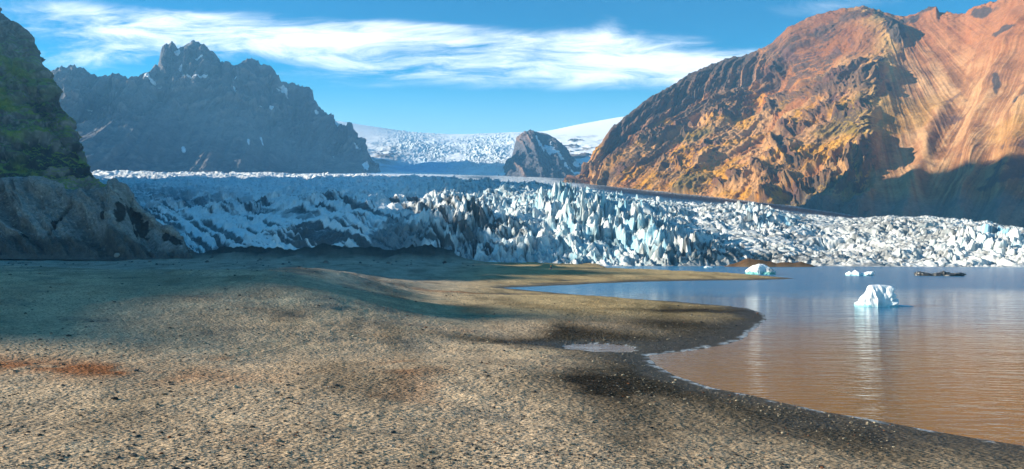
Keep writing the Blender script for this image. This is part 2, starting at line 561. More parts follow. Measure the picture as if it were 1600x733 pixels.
def build_ground():
    py = np.concatenate([np.linspace(1700, 790, 60)[:-1], np.linspace(790, 398, 560)])
    ys = np.concatenate([CAM_H * F / (py - HZ), np.geomspace(800, 4300, 30)])
    px = np.linspace(-420, 2020, 1500)
    PX, Y = np.meshgrid(px, ys)
    X = (PX - 800) / F * Y
    z, sd, rub, bank = ground_z(X, Y)
    Z = z
    big = fbm(X / 30, Y / 30, 0, 4, 71)
    fine = fbm(X / 4, Y / 3, 0, 4, 72)
    col = np.empty(X.shape + (3,), np.float32)
    col[:] = (0.47, 0.345, 0.225)
    col = cmix(col, (0.62, 0.455, 0.285), sst(fine + 0.6 * big, 0.0, 0.9))
    col = cmix(col, (0.22, 0.195, 0.155), sst(-fine + 0.4 * big, 0.15, 0.8) * 0.65)
    far = sst(Y, 55, 110) * (1 - sst(X, -30, 10))
    col = cmix(col, (0.43, 0.365, 0.29), far * 0.8)
    spit = sst(X, -25, 12) * sst(Y, 58, 75)
    col = cmix(col, (0.46, 0.33, 0.16), spit * 0.85)
    # rusty patches
    rust = bump2(X, Y, -24, 34.5, 10, 1.9, -5) * sst(fine, -0.6, 0.1) + 0.8 * bump2(X, Y, -15.5, 38.2, 2.0, 1.2) * sst(fine, -0.2, 0.4) \
        + 0.7 * bump2(X, Y, -6.0, 36.5, 1.6, 2.6) * sst(fine, -0.1, 0.5) + 0.75 * bump2(X, Y, -6, 104, 15, 1.5) + 0.5 * bump2(X, Y, -11, 47, 3, 2) * sst(fine, 0, 0.5) \
        + 0.35 * sst(fbm(X / 9, Y / 6, 5, 4, 75), 0.45, 0.9) * (Y < 60)
    col = cmix(col, (0.26, 0.085, 0.03), np.clip(rust, 0, 1) * 0.85)
    # bare dark silt streaks
    dk = bump2(X, Y, -8.6, 33.5, 2.4, 5.0, 20) * 0.6 + bump2(X, Y, 3.5, 33.5, 3.2, 3.2, 15) * 0.75 + bump2(X, Y, 2.5, 51.8, 8.5, 1.9) * 0.95 \
        + bump2(X, Y, 16, 62, 7.5, 5.5, -30) * 0.95 + bump2(X, Y, 20, 76, 9, 1.6, 8) * 0.95 + bump2(X, Y, -9.5, 78, 4, 2.5) * 0.4
    PYg = HZ + CAM_H * F / Y
    w1 = polydist(PX, PYg * 2.2, [(1185, 497 * 2.2), (1160, 522 * 2.2), (1100, 538 * 2.2), (1030, 545 * 2.2), (960, 538 * 2.2), (880, 528 * 2.2)])
    w2 = polydist(PX, PYg * 2.2, [(1180, 488 * 2.2), (1120, 487 * 2.2), (1040, 486 * 2.2)])
    w3 = polydist(PX, PYg * 2.2, [(1000, 570 * 2.2), (1010, 600 * 2.2), (1080, 630 * 2.2), (1200, 650 * 2.2), (1350, 690 * 2.2)])
    w4 = polydist(PX, PYg * 2.2, [(930, 600 * 2.2), (960, 640 * 2.2), (1000, 700 * 2.2)])
    dk = dk + 1.0 * np.exp(-(w1 / 34) ** 2) + 0.75 * np.exp(-(w2 / 12) ** 2) + 1.0 * np.exp(-(w3 / 60) ** 2) + 0.6 * np.exp(-(w4 / 50) ** 2)
    dk = np.clip(dk * (0.8 + 0.3 * sst(fine + 0.7 * big, -0.7, 0.25)), 0, 1)
    sw = fbm(X / 5 + Y / 22, Y / 16, 0, 3, 78)
    col = col * (1 - 0.30 * sst(sw, 0.0, 0.6) + 0.12 * sst(-sw, 0.0, 0.6))[..., None]
    col = cmix(col, (0.040, 0.031, 0.022), dk)
    # wet margin follows the height over the water
    wetn = Z - 0.05 * fine
    wet = (1 - sst(wetn, 0.05, 0.34)) * (1 - sst(Y, 150, 210) * 0.6)
    col = cmix(col, (0.040, 0.036, 0.030), wet * 0.88)
    damp = (1 - sst(wetn, 0.2, 0.75)) * sst(X, -4, 8) * (1 - sst(Y, 60, 90)) * 0.45
    col = cmix(col, (0.10, 0.080, 0.052), damp)
    fo = (1 - sst(np.abs(Z - 0.012), 0.006, 0.030)) * sst(fbm(X / 0.9, Y / 0.9, 2, 3, 77), -0.3, 0.3) * (Y < 90)
    col = cmix(col, (0.62, 0.68, 0.72), fo * 0.6)
    col = cmix(col, (0.045, 0.045, 0.045), np.clip(rub * 1.5, 0, 1) * 0.9)
    col = cmix(col, (0.13, 0.065, 0.032), np.clip(bank * 2.0, 0, 1) * 0.9)
    A = np.clip(wet + 0.1 * dk, 0, 1)
    o = mesh_from('ground', np.stack([X, Y, Z], -1), grid_faces(*X.shape), M_GROUND, np.concatenate([col, A[..., None]], -1))
    tag(o, 'tan gravel and sand beach running from the foreground to the ice', None, None, 'structure')
    return o


build_ground()

wy = np.concatenate([[3.0], np.geomspace(12, 420, 40)])
wx = np.linspace(-1.6, 1.9, 40)
WX, WY = np.meshgrid(wx, wy)
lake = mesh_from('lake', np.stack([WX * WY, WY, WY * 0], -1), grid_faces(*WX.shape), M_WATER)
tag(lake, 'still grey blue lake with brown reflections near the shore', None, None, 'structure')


# ------------------------------------------------------------------ glacier
def build_glacier():
    foot = [(-200, 412, 420), (150, 412, 420), (250, 410, 380), (300, 409, 350), (500, 410, 335), (700, 414, 305), (850, 416.5, 287), (950, 418, 276),
            (1120, 418, 280), (1300, 418, 282), (1340, 419, 268), (1600, 419, 262), (1950, 420, 255)]
    front = [(-200, 330, 480), (200, 345, 470), (300, 370, 420), (400, 366, 400), (500, 352, 390), (600, 342, 380), (700, 336, 360), (800, 338, 340), (900, 340, 338),
             (1000, 350, 332), (1060, 372, 318), (1150, 380, 318), (1300, 386, 318), (1450, 384, 300), (1600, 372, 296), (1950, 365, 290)]
    mid = [(-200, 300, 720), (200, 302, 700), (400, 303, 640), (550, 299, 580), (700, 297, 520), (800, 300, 440), (900, 307, 420), (1000, 314, 412),
           (1100, 327, 400), (1200, 338, 390), (1300, 350, 375), (1450, 352, 350), (1600, 363, 330), (1950, 385, 320)]
    crest = [(-200, 268, 1300), (150, 269, 1300), (300, 271.5, 1250), (500, 274, 1200), (650, 277, 1050), (750, 281, 800), (850, 292, 540), (950, 304, 500), (1050, 315, 480),
             (1150, 325, 460), (1250, 334, 440), (1300, 338, 430), (1400, 337, 410), (1500, 344, 390), (1600, 360, 370), (1950, 402, 350)]
    trough = [(-200, 272, 1500), (300, 274, 1500), (600, 276.5, 1450), (750, 286, 950), (850, 295, 700), (950, 304, 640), (1050, 315, 600), (1150, 325, 570),
              (1250, 336, 540), (1300, 343, 520), (1400, 348, 500), (1500, 356, 470), (1600, 371, 440), (1950, 412, 400)]
    back = [(-200, 268, 2300), (600, 269, 2250), (700, 271.5, 2200), (800, 275, 2150), (900, 280, 1800), (1000, 294, 1400), (1100, 304, 1250), (1200, 316, 1080),
            (1300, 329, 920), (1400, 350, 850), (1600, 380, 720), (1950, 420, 600)]
    PX, PY, Y = loft([foot, front, mid, crest, trough, back], -120, 1780, 1560, [120, 110, 110, 26, 40], sig=18)
    P = to_world(PX, PY, Y)
    X, Z = P[..., 0], P[..., 2]
    n0 = [0, 120, 230, 340, 366, 406]
    V = np.broadcast_to(np.interp(np.arange(P.shape[0]), n0, [0, 1, 2, 3, 4, 5])[:, None], PX.shape)

    wx1 = fbm(X / 22, Y / 22, 0, 3, 101) * 4
    wx2 = fbm(X / 22, Y / 22, 5, 3, 102) * 4

    wf1 = fbm(X / 5, Y / 5, 2, 3, 103) * 1.3
    wf2 = fbm(X / 5, Y / 5, 7, 3, 104) * 1.3

    def cells(sx, sy, rot, seed, wp=1.0, wf=1.0, tl=1.0):
        """ice blocks: a tilted flat top per cell, parted by crevasses"""
        c, s = math.cos(R(rot)), math.sin(R(rot))
        xx, yy = X + wx1 * wp + wf1 * wf, Y + wx2 * wp + wf2 * wf
        f1, f2, cid, ox, oy = worley((xx * c + yy * s) / sx, (-xx * s + yy * c) / sy, seed, True)
        q = RND[cid]
        crev = sst(f2 - f1, 0.0, 0.22)
        top = 0.25 + 0.75 * q[..., 2] + tl * ((q[..., 4] - 0.5) * ox * 1.6 + (q[..., 5] - 0.5) * oy * 1.6)
        return top * (0.25 + 0.75 * crev), crev, q[..., 2], q[..., 6]

    blades, bc, bt, _ = cells(4.2, 12, 10, 1, 1, 1, 1.5)
    blades2, bc2, bt2, _ = cells(2.4, 5.0, -14, 2, 0.6, 0.7, 1.5)
    fins = ridged(X / 6.5 + wx1 * 0.12 + Y / 60, Y / 26 + wf2 * 0.1, Z / 30, 5, 105, 0.62)
    blocks, kc, kt, _ = cells(4.6, 5.5, 25, 3, 1, 1.2, 1.4)
    blocks2, kc2, kt2, _ = cells(1.9, 2.2, -10, 4, 0.5, 0.8, 1.5)
    macro = fbm(X / 45, Y / 45, 3, 3, 106)
    swell = ridged(X / 60 + wx1 * 0.08, Y / 80 + wx1 * 0.08 + X / 90, 0, 4, 111, 0.5)
    fine = fbm(X / 2.2, Y / 2.2, Z / 4, 4, 121)

    wbl = table(PX, [(-120, 0.05), (560, 0.10), (660, 0.45), (740, 0.9), (1000, 1.0), (1060, 0.65), (1150, 0.25), (1780, 0.2)])
    wbk = table(PX, [(-120, 0.08), (560, 0.12), (720, 0.3), (1000, 0.3), (1080, 0.5), (1200, 0.55), (1480, 0.55), (1780, 0.7)])
    brk = 0.18 + 1.15 * sst(fbm(X / 34, Y / 24, 6, 4, 107), -0.25, 0.45)
    wbk = wbk * brk
    wsw = table(PX, [(-120, 1.0), (560, 1.0), (720, 0.5), (820, 0.2), (1780, 0.12)])
    upper = sst(V, 1.0, 1.8)
    # the left flow turns to crevasses higher up
    wbk = np.maximum(wbk, table(PX, [(-120, 0.5), (600, 0.7), (800, 0.65), (1000, 0.3), (1780, 0)]) * upper)
    wbl = np.maximum(wbl, table(PX, [(-120, 0.1), (450, 0.2), (700, 0.5), (900, 0.8), (1050, 0.55), (1200, 0.2), (1780, 0.2)]) * upper)
    fold0 = fbm(PX / 120, PY / 45, 0, 3, 151)
    band0 = PY - 0.34 * (PX - 300) - 14 * np.sin((PX - 250) / 75 + 0.6 * fold0) + 7 * fold0
    env = sst(V, 0.0, 0.30) * (1 - sst(V, 3.15, 3.8))
    far = 1 - 0.6 * sst(V, 1.5, 2.6)
    mv = 0.72 + 1.0 * np.clip(macro + 0.2, -0.45, 0.7)
    zb = (blades * 4.2 + blades2 * 1.8 + 4.6 * fins) * mv + 4 * macro
    zk = blocks * 2.0 * (1 + 0.9 * macro) + blocks2 * 0.9 * (1 + 0.8 * macro) + 5.5 * macro
    dz = env * far * (wbl * (zb - 5.5) + wbk * (zk - 3.2)) + wsw * env * (swell * 6.0 - 2.6 * bands(band0 / 9.0, PX / 170, 4, 159, 0.62) * (1 - sst(V, 1.5, 2.2))) + fine * 0.5 * env
    # smoother tongue on the right of centre, lifted serac row above it
    tong = bump2(PX, PY, 1190, 375, 120, 20, 14)
    dz = dz * (1 - 0.65 * tong)
    gl1 = np.abs(perlin(X / 9 + wf1 * 0.12, Y / 46 + X / 70, 0, 171) + 0.25 * fbm(X / 5, Y / 8, 0, 2, 172))
    gl2 = np.abs(perlin(X / 40 - Y / 60, Y / 8 + X / 30 + wf2 * 0.12, 0, 173) + 0.25 * fbm(X / 8, Y / 5, 0, 2, 174))
    dz -= 2.2 * env * sst(PX, 620, 760) * np.maximum(1 - sst(gl1, 0.0, 0.09), (1 - sst(gl2, 0.0, 0.1)) * sst(PX, 900, 1050))
    dz += 4.5 * bump2(PX, PY, 1185, 338, 60, 14, 10) * blocks + 2.5 * bump2(PX, PY, 1540, 372, 110, 16, 8) * blocks
    dz += 1.2 * fine * sst(V, 3.5, 4.2)
    P = P.copy()
    hz = env * (wbl * 2.2 + wbk * 1.3)
    P[..., 0] += hz * perlin(X / 7, Y / 7, Z / 7, 131)
    P[..., 1] += hz * perlin(X / 7, Y / 7, Z / 7 + 9, 132) - env * 1.2 * (blocks - 0.5) * wbk
    P[..., 2] = np.maximum(P[..., 2] + dz, -1.2 + 0.004 * Y)

    # colour of the ice itself: clean white, clear blue ice, ash
    ncl = fbm(X / 40, Y / 40, 1, 4, 141)
    nfi = fbm(X / 9, Y / 9, 4, 4, 142)
    col = np.empty(P.shape, np.float32)
    col[:] = (0.66, 0.645, 0.61)
    col = cmix(col, (0.60, 0.585, 0.54), sst(nfi + 0.5 * ncl, 0.0, 0.8) * 0.8)
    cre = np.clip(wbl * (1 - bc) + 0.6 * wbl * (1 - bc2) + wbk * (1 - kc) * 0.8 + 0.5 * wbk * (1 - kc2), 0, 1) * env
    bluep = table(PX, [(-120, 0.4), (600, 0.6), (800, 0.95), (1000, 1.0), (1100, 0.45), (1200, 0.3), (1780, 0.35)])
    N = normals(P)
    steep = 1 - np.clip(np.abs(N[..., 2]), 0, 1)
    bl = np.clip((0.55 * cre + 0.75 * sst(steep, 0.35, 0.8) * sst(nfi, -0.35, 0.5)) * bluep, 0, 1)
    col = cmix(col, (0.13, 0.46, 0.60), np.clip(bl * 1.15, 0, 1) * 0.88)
    bz = 0.9 * bump2(PX, PY, 1215, 345, 50, 9, 10) + 0.9 * bump2(PX, PY, 1560, 372, 60, 12, 8) + 0.5 * bump2(PX, PY, 1160, 380, 30, 8)
    col = cmix(col, (0.16, 0.47, 0.66), np.clip(bz, 0, 1) * sst(steep, 0.3, 0.65) * sst(nfi, -0.2, 0.3))
    # left flow: ice whitened in place of sunlight, with ash bands that follow the folds
    lf = table(PX, [(-120, 1), (600, 1), (760, 0.55), (900, 0.10), (1780, 0.0)]) * (1 - 0.9 * sst(V, 1.3, 2.2))
    col = cmix(col, (0.86, 0.88, 0.88), np.maximum(lf, table(PX, [(-120, 1), (600, 1), (760, 0), (1780, 0)])) * 0.85)
    band = band0
    b1 = 1.9 * bands(band / 9.0, PX / 170, 4, 159, 0.62) + 0.3 * ncl + 0.10 * nfi + 0.22
    ash = 0.95 * sst(b1, 0.10, 0.42) * sst(lf, 0.1, 0.5) * sst(ncl + 0.45, -0.3, 0.3)
    ash = np.maximum(ash, sst(-swell + 0.3 * nfi, 0.3, 0.6) * lf * 0.8)
    # ash on the lower centre and in pockets of the right-hand ice
    ash = np.maximum(ash, 0.75 * bump2(PX, PY, 760, 372, 120, 34) * sst(nfi + ncl, -0.35, 0.4))
    ash = np.maximum(ash, 0.85 * bump2(PX, PY, 690, 330, 80, 12, 6) * sst(nfi + ncl, -0.4, 0.3))
    low = (1 - sst(V, 0.0, 0.45)) * table(PX, [(-120, 1), (600, 1), (900, 0.8), (1010, 0.6), (1330, 0.75), (1360, 0.3), (1780, 0.1)])
    ash = np.maximum(ash, low * sst(nfi + 0.4 * ncl, -0.5, 0.35))
    dirt = bump2(PX, PY, 1090, 405, 90, 14) + bump2(PX, PY, 1230, 400, 120, 10) + 0.8 * bump2(PX, PY, 1380, 350, 90, 10) + 0.6 * bump2(PX, PY, 1370, 388, 80, 12)
    ash = np.maximum(ash, np.clip(dirt, 0, 1) * sst(fbm(X / 4.5, Y / 4.5, 2, 4, 155) + 0.5 * (1 - kc), -0.25, 0.2) * 0.95)
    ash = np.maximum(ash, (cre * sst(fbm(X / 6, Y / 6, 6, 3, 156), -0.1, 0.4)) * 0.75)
    ln1 = np.abs(perlin(X / 9 + wf1 * 0.12, Y / 46 + X / 70, 0, 171) + 0.25 * fbm(X / 5, Y / 8, 0, 2, 172))
    ln2 = np.abs(perlin(X / 40 - Y / 60, Y / 8 + X / 30 + wf2 * 0.12, 0, 173) + 0.25 * fbm(X / 8, Y / 5, 0, 2, 174))
    lines = np.maximum((1 - sst(ln1, 0.02, 0.07)), (1 - sst(ln2, 0.02, 0.08)) * sst(PX, 900, 1050))
    ash = np.maximum(ash, lines * 0.8 * sst(ncl + 0.6 * nfi, -0.45, 0.1) * sst(PX, 620, 760))
    bnd = fbm(X / 60 + Y / 60, (Y - 0.25 * X) / 7, 5, 4, 160, 0.6) - 0.25 * brk
    ash = np.maximum(ash, sst(bnd, 0.05, 0.35) * sst(PX, 980, 1120) * 0.6)
    spk = fbm(X / 2.6, Y / 3.2, 8, 4, 157) + 0.5 * fbm(X / 25, Y / 25, 3, 3, 158)
    ash = np.maximum(ash, sst(spk, 0.25, 0.55) * sst(PX, 980, 1100) * 0.75)
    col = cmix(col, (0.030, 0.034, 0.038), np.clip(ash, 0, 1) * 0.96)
    # band of dark debris against the far mountain foot, clean ice either side of it
    edge = table(PX, [(-120, 0), (900, 0), (960, 1), (1780, 1)])
    dm = edge * bump2(V, V * 0, 4.55 + 0.10 * ncl, 0, 0.20, 1)
    col = cmix(col, (0.045, 0.047, 0.052), np.clip(dm * 1.6, 0, 1))
    d2 = bump2(PX, PY, 748, 277, 28, 2.2) + bump2(PX, PY, 890, 283, 36, 3, 8)
    col = cmix(col, (0.09, 0.09, 0.09), np.clip(d2, 0, 1) * sst(V, 3.5, 4.2))
    d3 = bump2(PX, PY, 265, 305, 110, 12, 4)
    col = cmix(col, (0.10, 0.14, 0.17), np.clip(d3 * sst(nfi + ncl, -0.6, 0.3), 0, 1) * 0.85)
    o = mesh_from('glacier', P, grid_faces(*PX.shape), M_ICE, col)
    tag(o, 'broad broken glacier of white and blue seracs reaching the lake', 'glacier')
    return o


build_glacier()


# ------------------------------------------------------------------ distant snowfield with its icefalls
def build_icefield():
    b0 = [(440, 278, 2050), (1060, 282, 2050)]
    b1 = [(440, 256, 2500), (560, 258, 2450), (640, 262, 2500), (720, 258, 2450), (800, 255, 2450), (1060, 250, 2450)]
    b2 = [(440, 225, 3000), (560, 224, 2950), (640, 226, 3000), (720, 232, 3000), (800, 226, 3000), (900, 225, 3000), (1060, 215, 2950)]
    b3 = [(440, 185, 3900), (520, 187, 3900), (550, 193, 3900), (600, 200, 4000), (640, 207, 4000), (700, 210, 4000), (760, 209, 4000), (805, 206, 3950),
          (858, 206, 3900), (880, 199, 3900), (900, 195, 3900), (930, 190, 3900), (960, 184, 3900), (1060, 170, 3900)]
    b4 = [(440, 220, 4400), (1060, 220, 4400)]
    PX, PY, Y = loft([b0, b1, b2, b3, b4], 440, 1060, 620, [90, 90, 80, 12], sig=18)
    P = to_world(PX, PY, Y).copy()
    X, Z = P[..., 0], P[..., 2]
    f1, f2, cid = worley(X / 13 + 0.8 * fbm(X / 20, Y / 20, 0, 3, 208), Y / 24 + 0.8 * fbm(X / 20, Y / 20, 6, 3, 209), 9)
    fall = bump2(PX, PY, 760, 240, 58, 34, -35) + bump2(PX, PY, 655, 230, 46, 22, 15) + 0.5 * bump2(PX, PY, 640, 203, 60, 6, 8)
    fall = np.clip(fall * 1.4 * sst(fbm(X / 90, Y / 90, 0, 3, 203), -0.7, 0.1), 0, 1)
    dz = fall * (sst(f2 - f1, 0.02, 0.4) * (0.4 + RND[cid, 2]) * 8 - 4) + 14 * fbm(X / 160, Y / 160, 0, 4, 201) * sst(PY, 205, 230)
    rocks = np.maximum(sst(fbm(X / 110, Y / 170, Z / 60, 4, 202), 0.05, 0.35) * sst(PX, 855, 880) * sst(PY, 208, 222) * (1 - sst(PX + (PY - 235) * 0.6, 925, 945)),
                       0.95 * bump2(PX, PY, 600, 245, 26, 13, -12) * sst(fbm(X / 60, Y / 60, 3, 4, 204), -0.45, 0.15))
    rocks = np.clip(rocks * 1.2, 0, 1)
    dz = dz * 0.8
    P[..., 2] += dz + rocks * 10 * ridged(X / 50, Y / 50, Z / 60, 4, 205)
    col = np.empty(P.shape, np.float32)
    col[:] = (0.80, 0.80, 0.80)
    cre = fall * (1 - sst(f2 - f1, 0.0, 0.3))
    col = cmix(col, (0.33, 0.50, 0.56), cre * 0.75)
    col = cmix(col, (0.55, 0.62, 0.62), fall * 0.4)
    tongue = bump2(PX, PY, 655, 261, 58, 8)
    col = cmix(col, (0.12, 0.42, 0.66), np.clip(tongue * 1.6, 0, 1) * 0.85)  # blue shade on the snow tongue, painted into its colour
    col = cmix(col, (0.13, 0.115, 0.12), rocks)
    o = mesh_from('icefall', P, grid_faces(*PX.shape), M_SNOW, col)
    tag(o, 'far snowfield spilling down between two mountains in pale icefalls', 'icefall')


build_icefield()


# ------------------------------------------------------------------ mountains
def build_jagged():
    crest = [(-80, 150), (20, 158), (60, 135), (72, 118), (78, 112), (90, 107), (97, 103), (105, 106), (109, 102), (116, 101), (120, 107), (125, 105), (131, 106), (137, 114), (150, 118), (158, 121), (168, 119),
             (174, 115), (182, 114), (190, 119), (199, 122), (206, 120), (214, 123), (222, 118), (229, 114), (236, 113), (240, 106), (243, 101), (247, 106), (249, 92), (251, 76), (256, 68), (263, 70), (268, 67), (273, 70),
             (277, 77), (288, 74), (294, 69), (303, 65), (312, 68), (318, 71), (325, 79), (333, 84), (340, 91), (345, 98), (352, 99), (358, 103), (368, 104), (376, 101), (385, 93), (395, 92), (402, 95), (412, 101), (425, 104),
             (433, 113), (440, 126), (448, 129), (460, 130), (472, 134), (484, 137), (488, 142), (492, 156), (500, 168), (512, 180), (521, 190), (535, 196), (546, 199), (553, 205), (560, 217), (570, 232), (580, 248), (590, 262), (602, 276), (640, 300)]
    cy = [(-80, 1950), (100, 2050), (300, 2250), (430, 2350), (520, 2400), (600, 2300), (640, 2300)]
    cr = [(a, b, np.interp(a, *zip(*cy))) for a, b in crest]
    base = [(-80, 274, 1480), (100, 275, 1560), (300, 277, 1750), (560, 278, 2000), (640, 302, 2150)]
    px_s = [-80, 20, 78, 160, 250, 300, 345, 430, 490, 540, 580, 602, 640]
    cpy = [np.interp(p, *zip(*crest)) for p in px_s]
    ccy = [np.interp(p, *zip(*cy)) for p in px_s]
    bcy = [np.interp(p, [b[0] for b in base], [b[2] for b in base]) for p in px_s]
    r1 = [(p, lerp(276, c, 0.36), lerp(b, y, 0.50)) for p, c, y, b in zip(px_s, cpy, ccy, bcy)]
    r2 = [(p, lerp(276, c, 0.58), lerp(b, y, 0.76)) for p, c, y, b in zip(px_s, cpy, ccy, bcy)]
    back = [(p, c + 60, y + 250) for p, c, y in zip(px_s, cpy, ccy)]
    PX, PY, Y = loft([base, r1, r2, cr, back], 0, 625, 1100, [90, 90, 200, 14], sharp=(3,), sig=8)
    P = to_world(PX, PY, Y).copy()
    X, Z = P[..., 0], P[..., 2]
    V = np.broadcast_to(np.interp(np.arange(P.shape[0]), [0, 90, 180, 380, 394], [0, 1, 2, 3, 3.3])[:, None], PX.shape)
    N = normals(P)
    wob = fbm(X / 150, Z / 150, 0, 3, 301)
    ribs = 0.5 * ridged(X / 70 + wob * 0.6, Z / 330, Y / 400, 5, 302, 0.55) + 0.7 * streak(X / 62 + wob * 0.5, Z / 300, 4, 310, 0.62)
    ledge = fbm(X / 260, Z / 26 + wob, 0, 4, 303)
    spur = ridged(X / 330 + Z / 900, Z / 1500, 2, 3, 304)
    rough = fbm(X / 28, Z / 28, Y / 28, 4, 305)
    cl = sst(V, 1.2, 2.1)
    scr = ridged(X / 45 + Z / 120, Z / 420, 0, 4, 306)
    d = cl * (42 * ribs + 12 * ledge + 11 * rough) + 60 * (spur - 0.2) * sst(V, 0, 0.7) + (1 - cl) * (9 * scr + 4 * rough)
    edge = 1 - 0.92 * sst(V, 2.7, 2.98)
    P += N * (d * edge)[..., None]
    P[..., 2] += sst(V, 2.85, 3.0) * 7 * ridged(X / 17, Y / 60, 0, 4, 307)
    col = np.empty(P.shape, np.float32)
    col[:] = (0.125, 0.120, 0.128)  # rock toned blue grey to carry some of the haze
    col = cmix(col, (0.24, 0.205, 0.195), sst(ledge + rough * 0.8, 0.0, 0.7) * 0.8)
    col = cmix(col, (0.035, 0.033, 0.035), sst(-ribs, -0.1, 0.35) * cl * 0.85)  # hollows between ribs darkened by colour where shade flattens them
    col = cmix(col, (0.175, 0.160, 0.158), (1 - cl) * sst(scr, -0.5, 0.5) * 0.8)
    col = cmix(col, (0.26, 0.24, 0.235), bump2(PX, PY, 150, 238, 60, 6, 38) * sst(scr, -0.1, 0.4) * 0.9)
    sn = np.zeros(PX.shape)
    for cx, cyy, sx, sy, rot in [(296, 124, 14, 4, 28), (312, 126, 10, 3, 10), (283, 105, 4, 5, 0), (309, 96, 7, 2, 15), (278, 81, 4, 4, 0), (236, 128, 9, 4, 20), (370, 136, 5, 3, -40), (446, 137, 7, 4, 50), (424, 169, 4, 6, 30),
                                 (368, 153, 5, 2, 40), (388, 225, 2.5, 6, -10), (410, 217, 2, 6, -25), (286, 220, 3, 6, -30), (556, 237, 3, 9, -35), (572, 262, 4, 8, -35), (408, 166, 3, 3, 0), (498, 172, 2, 5, -35), (530, 193, 10, 3, 12)]:
        sn = np.maximum(sn, bump2(PX, PY, cx, cyy, sx, sy, rot))
    sn = sst(sn + 0.35 * fbm(X / 14, Z / 22, 0, 4, 308) - 0.30 * ribs, 0.32, 0.50)
    col = cmix(col, (0.80, 0.82, 0.85), sn)
    o = mesh_from('mountain', P, grid_faces(*PX.shape), M_FAR, col)
    tag(o, 'hazy blue grey mountain range with jagged peaks behind the glacier', None, None, 'structure')


build_jagged()


def build_peak():
    crest = [(755, 285), (775, 280), (784, 276), (789, 262), (792, 250), (798, 246), (801, 236), (804, 225), (810, 216), (817, 210), (825, 207), (832, 205), (838, 206), (845, 207), (852, 209), (859, 212), (869, 218), (877, 225),
             (884, 234), (892, 243), (902, 253), (912, 262), (925, 271), (938, 279), (950, 288)]
    cr = [(a, b, 2450 - 2.0 * abs(a - 832)) for a, b in crest]
    base = [(755, 288, 2020), (832, 279, 2000), (950, 292, 2020)]
    midr = [(a, lerp(b, 278, 0.5) if b < 278 else b, 2180) for a, b in crest]
    back = [(a, b + 30, 2650) for a, b in crest]
    PX, PY, Y = loft([base, midr, cr, back], 755, 950, 340, [80, 90, 12], sharp=(2,), sig=5)
    P = to_world(PX, PY, Y).copy()
    X, Z = P[..., 0], P[..., 2]
    N = normals(P)
    V = np.broadcast_to(np.interp(np.arange(P.shape[0]), [0, 80, 170, 182], [0, 1, 2, 2.3])[:, None], PX.shape)
    rb = ridged(X / 55 + Z / 160, Z / 200, 0, 5, 401)
    spur = 14 * np.exp(-((PX - 826 + (PY - 207) * 0.02) / 11) ** 2)
    d = 15 * rb + spur + 7 * fbm(X / 22, Z / 22, Y / 22, 4, 402)
    P += N * (d * (1 - 0.8 * sst(V, 1.75, 2.0)) * sst(V, 0, 0.3))[..., None]
    col = np.empty(P.shape, np.float32)
    col[:] = (0.095, 0.092, 0.105)
    col = cmix(col, (0.19, 0.13, 0.11), sst(rb, 0.0, 0.5) * (1 - sst(PX, 826, 836)))  # left flank browner: its sunlit tone is painted on
    sn = np.maximum(bump2(PX, PY, 843, 224, 4, 15, -38), bump2(PX, PY, 862, 236, 5, 20, -42))
    sn = np.maximum(sn, bump2(PX, PY, 882, 262, 2.5, 11, -40))
    sn = np.maximum(sn, bump2(PX, PY, 872, 246, 3, 14, -45))
    sn = np.maximum(sn, 0.9 * bump2(PX, PY, 905, 258, 4, 16, -52))
    sn = np.maximum(sn, 0.9 * bump2(PX, PY, 893, 268, 3, 10, -40))
    sn = sst(sn + 0.5 * fbm(X / 22, Z / 22, 0, 3, 403), 0.58, 0.72)
    col = cmix(col, (0.8, 0.82, 0.85), sn)
    o = mesh_from('mountain', P, grid_faces(*PX.shape), M_FAR, col)
    tag(o, 'small dark rock peak standing in the far snowfield', None, None, 'structure')


build_peak()


